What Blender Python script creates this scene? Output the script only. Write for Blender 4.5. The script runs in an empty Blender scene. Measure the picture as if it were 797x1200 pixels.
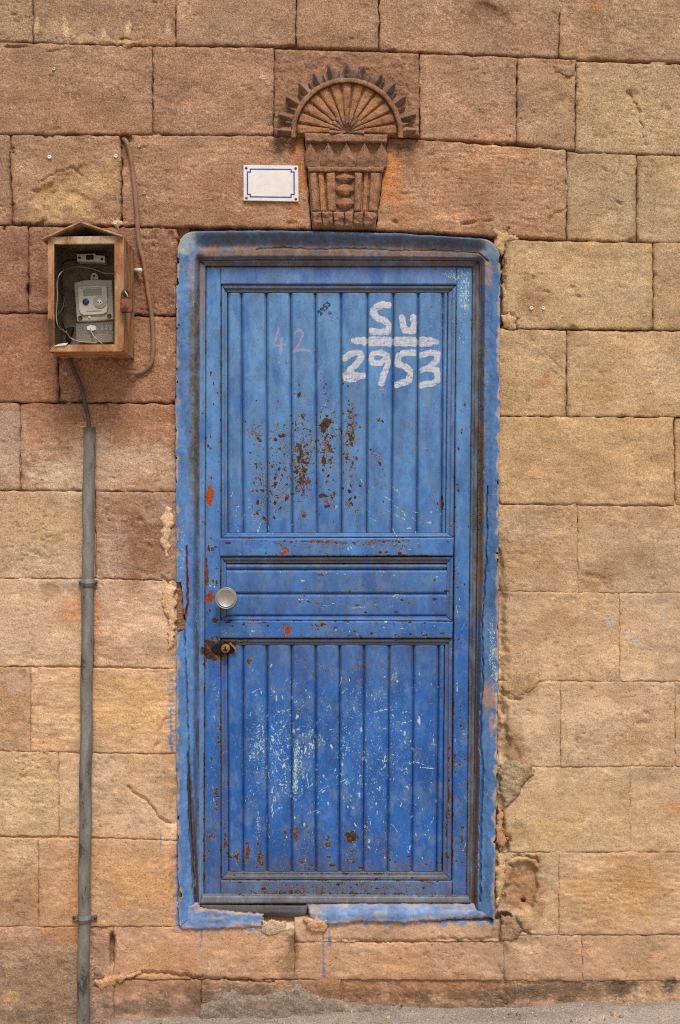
import bpy, bmesh, math
import numpy as np
from mathutils import Vector

# ------------------------------------------------------------------ camera, sky, sun
S = 0.0027            # metres per unit of the measured elevation (1 unit = 2.7 mm on the wall face)
DIST = 3.4            # camera to wall face
CAMZ = 1.57
CX, CY = 398.5, 600.0

sc = bpy.context.scene
col = sc.collection
cam_d = bpy.data.cameras.new("camera"); cam = bpy.data.objects.new("camera", cam_d); col.objects.link(cam)
cam.location = (0, -DIST, CAMZ); cam.rotation_euler = (math.radians(90), 0, 0)
cam_d.sensor_fit = 'VERTICAL'; cam_d.sensor_height = 24.0
cam_d.lens = 24.0 * DIST / (1200 * S); cam_d.clip_end = 500; cam_d.clip_start = 0.05
sc.camera = cam

SUN_EL, SUN_AZ = math.radians(56), math.radians(12)     # azimuth off the wall normal, minus = from the left
w = bpy.data.worlds.new("World"); sc.world = w; w.use_nodes = True
nt = w.node_tree; nt.nodes.clear()
sky = nt.nodes.new('ShaderNodeTexSky'); sky.sky_type = 'NISHITA'; sky.sun_disc = False
sky.sun_elevation = SUN_EL; sky.sun_rotation = math.pi + SUN_AZ * -1
sky.dust_density = 2.0; sky.air_density = 1.0; sky.ozone_density = 1.0
hs = nt.nodes.new('ShaderNodeHueSaturation'); hs.inputs['Saturation'].default_value = 0.5
bg = nt.nodes.new('ShaderNodeBackground'); bg.inputs['Strength'].default_value = 0.065
wo = nt.nodes.new('ShaderNodeOutputWorld')
nt.links.new(sky.outputs[0], hs.inputs['Color']); nt.links.new(hs.outputs[0], bg.inputs[0]); nt.links.new(bg.outputs[0], wo.inputs[0])

sl = bpy.data.lights.new("sun", 'SUN'); sl.energy = 1.5; sl.angle = math.radians(20); sl.color = (1.0, 0.98, 0.95)
sun = bpy.data.objects.new("sun", sl); col.objects.link(sun)
sd = Vector((math.sin(SUN_AZ) * math.cos(SUN_EL), -math.cos(SUN_AZ) * math.cos(SUN_EL), math.sin(SUN_EL)))
sun.rotation_euler = sd.to_track_quat('Z', 'Y').to_euler(); sun.location = (-2, -4, 6)

vs = sc.view_settings
vs.view_transform = 'Standard'; vs.look = 'None'; vs.exposure = 1.0; vs.gamma = 1.0; sc.cycles.max_bounces = 5; sc.cycles.use_denoising = False; sc.cycles.filter_width = 1.1; sc.cycles.diffuse_bounces = 3; sc.cycles.glossy_bounces = 2; vs.use_curve_mapping = False

# ------------------------------------------------------------------ helpers
def lin(rgb):
    c = np.asarray(rgb, float) / 255.0
    return np.where(c <= 0.04045, c / 12.92, ((c + 0.055) / 1.055) ** 2.4)

def W(px, py, d):
    """elevation units -> world point standing d metres in front of the wall face"""
    k = S * (DIST - d) / DIST
    px = np.asarray(px, float); py = np.asarray(py, float); d = np.asarray(d, float)
    return np.stack(np.broadcast_arrays((px - CX) * k, -d, (CY - py) * k + CAMZ), axis=-1)

def _h(ix, iy, seed):
    n = (ix.astype(np.int64) * 374761393 + iy.astype(np.int64) * 668265263 + int(seed) * 974711) & 0xffffffff
    n = ((n ^ (n >> 13)) * 1274126177) & 0xffffffff
    n = ((n ^ (n >> 16)) * 2246822519) & 0xffffffff
    return (n ^ (n >> 15)) & 0xffffffff

def gn(x, y, seed=0):
    x = np.asarray(x, float); y = np.asarray(y, float)
    ix = np.floor(x); iy = np.floor(y); fx = x - ix; fy = y - iy
    u = fx * fx * fx * (fx * (fx * 6 - 15) + 10); v = fy * fy * fy * (fy * (fy * 6 - 15) + 10)
    def g(a, b):
        an = _h(ix + a, iy + b, seed) * (2 * math.pi / 4294967296.0)
        return np.cos(an) * (fx - a) + np.sin(an) * (fy - b)
    n0 = g(0, 0) * (1 - u) + g(1, 0) * u; n1 = g(0, 1) * (1 - u) + g(1, 1) * u
    return (n0 * (1 - v) + n1 * v) * 1.5

def fbm(x, y, seed=0, o=4, gain=0.5):
    t = 0; a = 1.0; s = 0
    for i in range(o):
        t = t + a * gn(x * 2 ** i, y * 2 ** i, seed + i * 17); s += a; a *= gain
    return t / s * 1.35

def sm(a, b, x):
    t = np.clip((x - a) / (b - a), 0, 1); return t * t * (3 - 2 * t)

def segdist(X, Y, pts, close=False):
    d = np.full(np.shape(X), 1e9)
    P = list(pts) + ([pts[0]] if close else [])
    for (ax, ay), (bx, by) in zip(P[:-1], P[1:]):
        dx, dy = bx - ax, by - ay; L = dx * dx + dy * dy + 1e-9
        t = np.clip(((X - ax) * dx + (Y - ay) * dy) / L, 0, 1)
        d = np.minimum(d, np.hypot(X - ax - t * dx, Y - ay - t * dy))
    return d

def inside(X, Y, poly):
    r = np.zeros(np.shape(X), bool); n = len(poly)
    for i in range(n):
        (x1, y1), (x2, y2) = poly[i], poly[(i + 1) % n]
        if y1 == y2: continue
        c = ((y1 > Y) != (y2 > Y)) & (X < (x2 - x1) * (Y - y1) / (y2 - y1) + x1); r ^= c
    return r

def polysdf(X, Y, poly):
    d = segdist(X, Y, poly, True); return np.where(inside(X, Y, poly), -d, d)

def ell(X, Y, cx, cy, rx, ry, rot=0.0):
    c, s = math.cos(rot), math.sin(rot); dx, dy = X - cx, Y - cy
    return np.hypot((dx * c + dy * s) / rx, (-dx * s + dy * c) / ry)

WL = {}                     # world location of every object
def setprops(o, label=None, cat=None, group=None, kind=None):
    if label: o['label'] = label
    if cat: o['category'] = cat
    if group: o['group'] = group
    if kind: o['kind'] = kind
    return o

def thing(name, loc, label, cat, group=None):
    o = bpy.data.objects.new(name, None); o.empty_display_size = 0.1; col.objects.link(o)
    o.location = loc; WL[o.name] = np.array(loc, float); return setprops(o, label, cat, group)

def emit(name, V, F, mat, parent=None, attrs=None, smooth=True, label=None, cat=None, group=None, kind=None, origin=None):
    """one mesh object; V world coords (n,3); F (m,4) array or list of faces"""
    V = np.asarray(V, float).reshape(-1, 3)
    c = np.array(origin, float) if origin is not None else (V.min(0) + V.max(0)) / 2
    me = bpy.data.meshes.new(name)
    if isinstance(F, np.ndarray):
        k = F.shape[1]
        me.vertices.add(len(V)); me.vertices.foreach_set('co', (V - c).astype(np.float32).ravel())
        me.loops.add(F.size); me.loops.foreach_set('vertex_index', F.astype(np.int32).ravel())
        me.polygons.add(len(F)); me.polygons.foreach_set('loop_start', np.arange(0, F.size, k, dtype=np.int32))
        me.polygons.foreach_set('loop_total', np.full(len(F), k, dtype=np.int32))
        me.update(calc_edges=True)
    else:
        me.from_pydata((V - c).tolist(), [], [list(f) for f in F]); me.update()
    if smooth: me.polygons.foreach_set('use_smooth', np.ones(len(me.polygons), bool))
    for k, a in (attrs or {}).items():
        a = np.asarray(a, np.float32)
        if a.ndim >= 2 and a.shape[-1] == 4:
            at = me.attributes.new(k, 'FLOAT_COLOR', 'POINT'); at.data.foreach_set('color', a.reshape(-1))
        else:
            at = me.attributes.new(k, 'FLOAT', 'POINT'); at.data.foreach_set('value', a.reshape(-1))
    if mat: me.materials.append(mat)
    o = bpy.data.objects.new(name, me); col.objects.link(o)
    if parent is not None:
        o.parent = parent; o.location = c - WL[parent.name]
    else: o.location = c
    WL[o.name] = c
    return setprops(o, label, cat, group, kind)

def gridfaces(n, m, mask=None):
    i = np.arange(n * m).reshape(n, m)
    q = np.stack([i[:-1, :-1], i[1:, :-1], i[1:, 1:], i[:-1, 1:]], -1)
    if mask is not None: q = q[mask]
    return q.reshape(-1, 4)

def compact(V, F, attrs):
    u = np.unique(F); r = np.full(len(V), -1, np.int64); r[u] = np.arange(len(u))
    return V[u], r[F], {k: (np.asarray(a).reshape(len(V), -1)[u] if np.asarray(a).reshape(len(V), -1).shape[1] > 1 else np.asarray(a).reshape(-1)[u]) for k, a in attrs.items()}

def slabgrid(quad, res, inset=0.0):
    """grid over a quad TL,TR,BR,BL -> U,V,X,Y,d(edge distance), edge ring duplicated for a skirt"""
    q = np.array(quad, float)
    w_ = (np.hypot(*(q[1] - q[0])) + np.hypot(*(q[2] - q[3]))) / 2; h_ = (np.hypot(*(q[3] - q[0])) + np.hypot(*(q[2] - q[1]))) / 2
    nu = max(3, int(math.ceil(w_ / res)) + 1); nv = max(3, int(math.ceil(h_ / res)) + 1)
    u = np.linspace(inset / w_, 1 - inset / w_, nu); v = np.linspace(inset / h_, 1 - inset / h_, nv)
    u = np.pad(u, 1, mode='edge'); v = np.pad(v, 1, mode='edge')
    U, V = np.meshgrid(u, v)
    X = (q[0, 0] * (1 - U) + q[1, 0] * U) * (1 - V) + (q[3, 0] * (1 - U) + q[2, 0] * U) * V
    Y = (q[0, 1] * (1 - U) + q[1, 1] * U) * (1 - V) + (q[3, 1] * (1 - U) + q[2, 1] * U) * V
    du = np.minimum(U * w_, (1 - U) * w_) - inset; dv = np.minimum(V * h_, (1 - V) * h_) - inset
    ring = np.zeros(U.shape, bool); ring[0] = ring[-1] = True; ring[:, 0] = ring[:, -1] = True
    return U, V, X, Y, du, dv, ring, w_, h_

def rdist(du, dv, r):
    d = np.minimum(du, dv); c = (du < r) & (dv < r)
    return np.where(c, r - np.hypot(r - du, r - dv), d)

def tube(pts, r, seg=10, sub=6, caps=True):
    """smooth tube through world points"""
    P = [np.array(p, float) for p in pts]
    if sub > 1 and len(P) > 2:
        Q = [2 * P[0] - P[1]] + P + [2 * P[-1] - P[-2]]; out = []
        for i in range(1, len(Q) - 2):
            for k in range(sub):
                t = k / sub; a, b, c, d = Q[i - 1:i + 3]
                out.append(0.5 * (2 * b + (c - a) * t + (2 * a - 5 * b + 4 * c - d) * t * t + (3 * b - a - 3 * c + d) * t ** 3))
        out.append(P[-1]); P = out
    P = np.array(P); n = len(P)
    T = np.gradient(P, axis=0); T /= np.linalg.norm(T, axis=1)[:, None] + 1e-12
    up = np.array([0.12, 1.0, 0.07]); V = []
    rr = np.broadcast_to(np.asarray(r, float), (n,)) if np.ndim(r) else np.full(n, r)
    for i in range(n):
        a = np.cross(T[i], up); a /= np.linalg.norm(a) + 1e-12; b = np.cross(T[i], a)
        an = np.arange(seg) * 2 * math.pi / seg
        V.append(P[i] + rr[i] * (np.cos(an)[:, None] * a + np.sin(an)[:, None] * b))
    V = np.concatenate(V); F = []
    for i in range(n - 1):
        for k in range(seg):
            k2 = (k + 1) % seg; F.append((i * seg + k, i * seg + k2, (i + 1) * seg + k2, (i + 1) * seg + k))
    if caps: F.append(tuple(range(seg))[::-1]); F.append(tuple((n - 1) * seg + k for k in range(seg)))
    return V, F

def lathe(px, py, prof, seg=28, tilt=None):
    """turned shape about the axis that points out of the wall; prof = [(radius m, depth m)...] from the tip inward"""
    d0 = prof[0][1]; c = W(px, py, d0); V = []; F = []
    for (r, d) in prof:
        for k in range(seg):
            a = 2 * math.pi * k / seg; V.append((c[0] + r * math.cos(a), -d, c[2] + r * math.sin(a)))
    n = len(prof)
    for i in range(n - 1):
        for k in range(seg):
            k2 = (k + 1) % seg; F.append((i * seg + k, i * seg + k2, (i + 1) * seg + k2, (i + 1) * seg + k))
    F.append(tuple(range(seg))[::-1])
    return np.array(V), F

def prism(poly, d1, d0, bev=0.0, seg=2):
    """outline (elevation units, seen at depth d1) extruded straight back to d0, edges bevelled"""
    bm = bmesh.new(); pts = [W(x, y, d1) for x, y in poly]
    f = [bm.verts.new(p) for p in pts]; b = [bm.verts.new((p[0], -d0, p[2])) for p in pts]; n = len(f)
    bm.faces.new(f); bm.faces.new(b[::-1])
    for i in range(n): bm.faces.new((f[i], b[i], b[(i + 1) % n], f[(i + 1) % n]))
    bmesh.ops.recalc_face_normals(bm, faces=bm.faces)
    if bev: bmesh.ops.bevel(bm, geom=list(bm.edges), offset=bev, segments=seg, profile=0.5, affect='EDGES', clamp_overlap=True)
    bm.verts.index_update(); V = [tuple(v.co) for v in bm.verts]; F = [[v.index for v in f.verts] for f in bm.faces]; bm.free()
    return np.array(V), F

def rect(x0, y0, x1, y1): return [(x0, y0), (x1, y0), (x1, y1), (x0, y1)]

def join(*vf):
    V = []; F = []; o = 0
    for v, f in vf:
        V.append(np.asarray(v)); F += [tuple(int(i) + o for i in a) for a in f]; o += len(v)
    return np.concatenate(V), F

# ------------------------------------------------------------------ materials
class N:
    def __init__(s, name):
        s.m = bpy.data.materials.new(name); s.m.use_nodes = True; s.t = s.m.node_tree; s.t.nodes.clear()
        s.out = s.t.nodes.new('ShaderNodeOutputMaterial'); s.b = s.t.nodes.new('ShaderNodeBsdfPrincipled')
        s.t.links.new(s.b.outputs[0], s.out.inputs[0]); s.g = s.t.nodes.new('ShaderNodeNewGeometry')
        s.pos = s.g.outputs['Position']
    def put(s, inp, v):
        if isinstance(v, (int, float)): inp.default_value = v
        elif isinstance(v, (tuple, list, np.ndarray)):
            inp.default_value = tuple(v) + ((1.0,) if len(v) == 3 and len(inp.default_value) == 4 else ())
        else: s.t.links.new(v, inp)
    def attr(s, n, colr=False):
        a = s.t.nodes.new('ShaderNodeAttribute'); a.attribute_name = n; return a.outputs['Color' if colr else 'Fac']
    def math(s, op, a, b=0.0, c=None, clamp=False):
        n = s.t.nodes.new('ShaderNodeMath'); n.operation = op; n.use_clamp = clamp
        s.put(n.inputs[0], a); s.put(n.inputs[1], b)
        if c is not None: s.put(n.inputs[2], c)
        return n.outputs[0]
    def noise(s, scale, detail=4, rough=0.55, stretch=None, off=0.0, dist=0.0):
        n = s.t.nodes.new('ShaderNodeTexNoise'); n.inputs['Scale'].default_value = scale
        n.inputs['Detail'].default_value = detail; n.inputs['Roughness'].default_value = rough; n.inputs['Distortion'].default_value = dist
        mp = s.t.nodes.new('ShaderNodeMapping'); mp.inputs['Location'].default_value = (off, off * 1.7, off * .6)
        if stretch: mp.inputs['Scale'].default_value = stretch
        s.t.links.new(s.pos, mp.inputs[0]); s.t.links.new(mp.outputs[0], n.inputs['Vector']); return n.outputs['Fac']
    def vor(s, scale, feat='F1', off=0.0):
        n = s.t.nodes.new('ShaderNodeTexVoronoi'); n.feature = feat; n.inputs['Scale'].default_value = scale
        mp = s.t.nodes.new('ShaderNodeMapping'); mp.inputs['Location'].default_value = (off, off, off)
        s.t.links.new(s.pos, mp.inputs[0]); s.t.links.new(mp.outputs[0], n.inputs['Vector']); return n.outputs['Distance']
    def ramp(s, v, a, b, lo=0.0, hi=1.0, smooth=True):
        n = s.t.nodes.new('ShaderNodeMapRange'); n.interpolation_type = 'SMOOTHSTEP' if smooth else 'LINEAR'
        s.put(n.inputs[0], v); s.put(n.inputs[1], a); s.put(n.inputs[2], b); s.put(n.inputs[3], lo); s.put(n.inputs[4], hi); return n.outputs[0]
    def mix(s, f, a, b, mode='MIX'):
        n = s.t.nodes.new('ShaderNodeMix'); n.data_type = 'RGBA'; n.blend_type = mode
        s.put(n.inputs[0], f); s.put(n.inputs[6], a); s.put(n.inputs[7], b); return n.outputs[2]
    def bump(s, h, strength, dist, prev=None):
        n = s.t.nodes.new('ShaderNodeBump'); n.inputs['Strength'].default_value = strength; n.inputs['Distance'].default_value = dist
        s.put(n.inputs['Height'], h)
        if prev is not None: s.t.links.new(prev, n.inputs['Normal'])
        return n.outputs[0]
    def done(s, colr, rough=0.9, normal=None, metal=0.0, spec=0.3):
        s.put(s.b.inputs['Base Color'], colr); s.put(s.b.inputs['Roughness'], rough); s.put(s.b.inputs['Metallic'], metal)
        s.b.inputs['Specular IOR Level'].default_value = spec
        if normal is not None: s.t.links.new(normal, s.b.inputs['Normal'])
        return s.m

def mat_stone():
    n = N("sandstone"); c = n.attr('Col', True); st = n.attr('tool'); pk = n.attr('pit'); gr = n.attr('grain')
    n1 = n.noise(28, 3, .62); n2 = n.noise(170, 3, .7, off=3); n3 = n.noise(360, 1, .7, off=7)
    sr = n.noise(46, 3, .7, (0.45, 1, 2.6), 5)
    c = n.mix(1.0, c, n.mix(n.ramp(n1, .3, .7), (.92, .92, .92), (1.07, 1.07, 1.07)), 'MULTIPLY')
    c = n.mix(gr, c, n.mix(n.ramp(n2, .28, .72), (.70, .70, .70), (1.30, 1.30, 1.30)), 'MULTIPLY')
    c = n.mix(gr, c, n.mix(n.ramp(n3, .28, .72), (.66, .66, .66), (1.34, 1.34, 1.34)), 'MULTIPLY')
    srk = n.math('MULTIPLY', n.ramp(sr, .38, .62), st)
    c = n.mix(n.math('MULTIPLY', srk, .5), c, n.mix(1.0, c, (1.45, 1.42, 1.38), 'MULTIPLY'))
    # ochre and rosy mineral veins
    v1 = n.noise(7, 3, .6, (1, 1, 2.2), 11)
    c = n.mix(n.math('MULTIPLY', n.ramp(v1, .52, .72), .35), c, n.mix(1.0, c, (1.10, 1.0, .88), 'MULTIPLY'))
    # small crumbled pits (their shadow put into the colour) and fresh pale chips
    reg = n.noise(9, 3, .6, off=19)
    p1 = n.noise(165, 3, .6, (.7, 1, 1.2), 21); e1 = n.math('SUBTRACT', n.math('SUBTRACT', .74, n.math('MULTIPLY', pk, .07)), n.math('MULTIPLY', reg, .10))
    pit = n.ramp(p1, e1, n.math('ADD', e1, .035))
    c = n.mix(n.math('MULTIPLY', pit, .6), c, n.mix(1.0, c, (.40, .35, .32), 'MULTIPLY'))
    p2 = n.noise(150, 4, .68, (.55, 1, 1.7), 33); e2 = n.math('SUBTRACT', n.math('SUBTRACT', .79, n.math('MULTIPLY', pk, .06)), n.math('MULTIPLY', n.noise(6, 3, .6, off=29), .28))
    chip = n.ramp(p2, e2, n.math('ADD', e2, .05))
    c = n.mix(n.math('MULTIPLY', chip, .55), c, n.mix(.35, n.mix(1.0, c, (1.5, 1.5, 1.48), 'MULTIPLY'), tuple(lin((216, 190, 156)))))
    h = n.math('ADD', n.math('MULTIPLY', n2, .9), n.math('MULTIPLY', n3, .5))
    h = n.math('SUBTRACT', n.math('MULTIPLY', h, n.math('ADD', n.math('MULTIPLY', gr, 1.1), .15)), n.math('MULTIPLY', pit, 1.3))
    return n.done(c, .93, n.bump(h, .52, .0038), spec=.15)

def mat_paint(name, plaster=False):
    """old blue paint: attributes Col, rust, pale, dirt, ink (signed distance of white lettering), mark (black pen)"""
    n = N(name); c = n.attr('Col', True)
    rust = n.attr('rust'); pale = n.attr('pale'); dirt = n.attr('dirt'); ink = n.attr('ink'); ink2 = n.attr('mark'); ink3 = n.attr('chalk'); orange = n.attr('orange')
    lo = n.noise(9, 3, .6, (1.4, 1, .45), 2); mi = n.noise(60, 3, .65, (1, 1, .5), 4); fi = n.noise(400, 1, .7, off=9)
    c = n.mix(1.0, c, n.mix(n.ramp(lo, .3, .7), (.76, .78, .80), (1.24, 1.22, 1.18)), 'MULTIPLY')
    c = n.mix(1.0, c, n.mix(n.ramp(mi, .3, .7), (.84, .86, .88), (1.14, 1.12, 1.10)), 'MULTIPLY')
    c = n.mix(1.0, c, n.mix(n.ramp(fi, .3, .7), (.90, .90, .90), (1.10, 1.10, 1.10)), 'MULTIPLY')
    # chalky bloom
    bl = n.noise(22, 4, .7, (1, 1, .6), 14)
    c = n.mix(n.math('MULTIPLY', n.ramp(bl, .46, .68), .42), c, tuple(lin((112, 134, 162))))
    # white lettering, brushed: uneven edge and thin coverage
    eg = n.math('ADD', ink, n.math('MULTIPLY', n.math('SUBTRACT', n.noise(170, 4, .65, off=17), .5), 2.6))
    wh = n.ramp(eg, -.45, .45, 1.0, 0.0)
    cov = n.math('MULTIPLY', n.ramp(n.noise(130, 4, .6, (1, 1, .6), 41), .3, .55, .5, 1.0), n.ramp(n.noise(75, 4, .7, (.3, 1, 2.8), 43), .34, .58, .55, 1.0))
    c = n.mix(n.math('MULTIPLY', wh, cov), c, tuple(lin((204, 200, 202))))
    e3 = n.math('ADD', ink3, n.math('MULTIPLY', n.math('SUBTRACT', n.noise(300, 4, .6, off=19), .5), 3.2))
    c = n.mix(n.math('MULTIPLY', n.ramp(e3, -.5, .6, 1.0, 0.0), .48), c, tuple(lin((186, 152, 158))))
    c = n.mix(n.math('MULTIPLY', n.ramp(ink2, -.3, .3, 1.0, 0.0), .9), c, tuple(lin((26, 28, 40))))
    # grime
    g = n.noise(40, 4, .7, (1.5, 1, .7), 23)
    gf = n.math('MULTIPLY', dirt, n.ramp(g, .25, .65), clamp=True)  # also carries the shadow painted below the door rails
    c = n.mix(gf, c, tuple(lin((88, 78, 68))))
    # pale scratches and flakes down to an old mint-white coat
    s1 = n.noise(105, 4, .68, (1.5, 1, .8), 31, 1.4); s2 = n.noise(330, 2, .65, off=37)
    sc_ = n.math('ADD', n.math('MULTIPLY', s1, .68), n.math('MULTIPLY', s2, .32))
    pf = n.ramp(n.math('ADD', sc_, n.math('SUBTRACT', n.math('MULTIPLY', pale, .22), .07)), .655, .685)
    pcol = n.mix(n.ramp(n.noise(120, 3, .6, off=51), .4, .6), tuple(lin((196, 206, 204))), tuple(lin((142, 178, 176))))
    c = n.mix(n.math('MULTIPLY', pf, .85), c, pcol)
    # rust: chips with an olive primer rim
    r1 = n.noise(66, 4, .68, off=61); r2 = n.noise(260, 2, .65, off=67)
    rr = n.math('ADD', n.math('MULTIPLY', r1, .6), n.math('MULTIPLY', r2, .4))
    rr = n.math('ADD', rr, n.math('SUBTRACT', n.math('MULTIPLY', rust, .285), .035))
    rim = n.ramp(rr, .655, .675); core = n.ramp(rr, .69, .705)
    c = n.mix(n.math('MULTIPLY', rim, .8), c, n.mix(n.ramp(s2, .4, .6), tuple(lin((106, 104, 84))), tuple(lin((162, 154, 126)))))
    rv = n.ramp(n.math('ADD', n.noise(140, 3, .6, off=71), orange), .58, 1.15)
    rc = n.mix(rv, n.mix(n.ramp(n1 := n.noise(90, 3, .6, off=77), .4, .6), tuple(lin((46, 35, 30))), tuple(lin((74, 46, 36)))), tuple(lin((160, 74, 38))))
    c = n.mix(core, c, rc)
    hh = n.math('MULTIPLY', rim, -1.0)
    hh = n.math('ADD', hh, n.math('MULTIPLY', fi, .6 if plaster else .22))
    rough = n.math('ADD', .72 if plaster else .5, n.math('MULTIPLY', core, .35), clamp=True)
    return n.done(c, rough, n.bump(hh, .7, .0022 if plaster else .0012), spec=.3)

def mat_plain(name, rgb, rough=.6, metal=0.0, var=.12, dirt=None, damt=0.0, scale=60, bumpd=.0006, spec=.35):
    n = N(name); a = n.noise(scale, 5, .65); b = n.noise(scale * 6, 3, .6, off=4)
    c = tuple(lin(rgb)); c = n.mix(1.0, c, n.mix(n.ramp(a, .3, .7), (1 - var,) * 3, (1 + var,) * 3), 'MULTIPLY')
    if dirt is not None: c = n.mix(n.math('MULTIPLY', n.ramp(n.noise(scale * .6, 6, .7, off=8), .42, .68), damt), c, tuple(lin(dirt)))
    return n.done(c, rough, n.bump(b, .5, bumpd), metal, spec)

def mat_rusty(name, paint, rust1, rust2, amt=.5, streak=(1, 1, .35)):
    n = N(name); a = n.noise(26, 6, .65, streak, 3); b = n.noise(150, 5, .65, off=6); d = n.noise(55, 5, .6, streak, 12)
    c = n.mix(n.ramp(d, .35, .65), tuple(lin(paint)), tuple(np.array(lin(paint)) * .72))
    f = n.math('ADD', n.math('MULTIPLY', a, .7), n.math('MULTIPLY', b, .3))
    e = .5 + (.5 - amt) * .35
    c = n.mix(n.ramp(f, e - .07, e + .05), c, tuple(lin(rust1))); c = n.mix(n.ramp(f, e + .05, e + .12), c, tuple(lin(rust2)))
    c = n.mix(1.0, c, n.mix(n.ramp(b, .3, .7), (.85,) * 3, (1.15,) * 3), 'MULTIPLY')
    return n.done(c, .75, n.bump(n.math('ADD', f, b), .6, .001), spec=.3)

def mat_glass(name, tint, rough=.12, alpha=.45):
    n = N(name); n.b.inputs['Transmission Weight'].default_value = 0.0
    m = n.done(tuple(lin(tint)), rough, spec=.5); n.b.inputs['Alpha'].default_value = alpha; return m

M = dict(
    stone=mat_stone(), paint=mat_paint("old_blue_paint"), plaster=mat_paint("blue_painted_plaster", True),
    rustbox=mat_rusty("rusted_cream_steel", (182, 144, 104), (152, 98, 60), (96, 56, 38), .5),
    rustroof=mat_rusty("rusted_roof_sheet", (192, 160, 130), (156, 112, 82), (104, 66, 48), .45),
    boxin=mat_plain("olive_cabinet_lining", (118, 102, 78), .7, var=.2, dirt=(72, 56, 40), damt=.6, scale=30),
    meter=mat_plain("grey_meter_plastic", (178, 168, 148), .4, var=.06, dirt=(130, 112, 88), damt=.4),
    label=mat_plain("meter_label", (206, 198, 180), .5, var=.04, dirt=(180, 160, 130), damt=.4),
    lcd=mat_plain("lcd_glass", (146, 146, 122), .2, var=.03), bluebtn=mat_plain("blue_plastic", (28, 66, 122), .35, var=.05),
    dark=mat_plain("black_plastic", (30, 27, 25), .5), clear=mat_glass("clear_terminal_cover", (196, 190, 176), .15, .28),
    white=mat_plain("white_plastic", (226, 218, 206), .45, var=.05, dirt=(170, 150, 125), damt=.4),
    wirew=mat_plain("grey_wire", (150, 142, 128), .45), wireb=mat_plain("black_wire", (34, 32, 32), .5),
    padlock=mat_rusty("rusted_padlock", (150, 102, 74), (122, 74, 52), (70, 38, 28), .6, (1, 1, 1)),
    cable=mat_plain("brown_cable_sheath", (142, 104, 78), .65, var=.12, dirt=(110, 76, 56), damt=.6, scale=40),
    dcable=mat_plain("dark_cable_sheath", (74, 62, 52), .6, var=.15, dirt=(120, 90, 66), damt=.4, scale=40),
    pipe=mat_rusty("weathered_grey_pipe", (134, 128, 120), (110, 103, 95), (66, 60, 55), .5, (1, 1, .3)),
    enamel=mat_plain("white_enamel", (226, 216, 208), .3, var=.03, dirt=(206, 186, 168), damt=.5, scale=25, bumpd=.0002),
    enblue=mat_plain("blue_enamel", (48, 74, 150), .3, var=.05), screw=mat_plain("dark_screw", (86, 70, 58), .5, .6),
    knob=mat_plain("brushed_knob", (146, 134, 126), .7, .1, var=.06, dirt=(140, 126, 118), damt=.3, bumpd=.0002),
    knobrim=mat_plain("polished_knob_rim", (166, 156, 148), .42, .6, var=.05), brass=mat_rusty("worn_brass", (158, 120, 72), (120, 84, 50), (74, 50, 34), .45, (1, 1, 1)),
    rustplate=mat_rusty("rusted_plate", (104, 70, 52), (86, 54, 40), (64, 40, 32), .6, (1, 1, 1)),
    hole=mat_plain("dark_hole", (20, 16, 14), .9),
)

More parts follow.
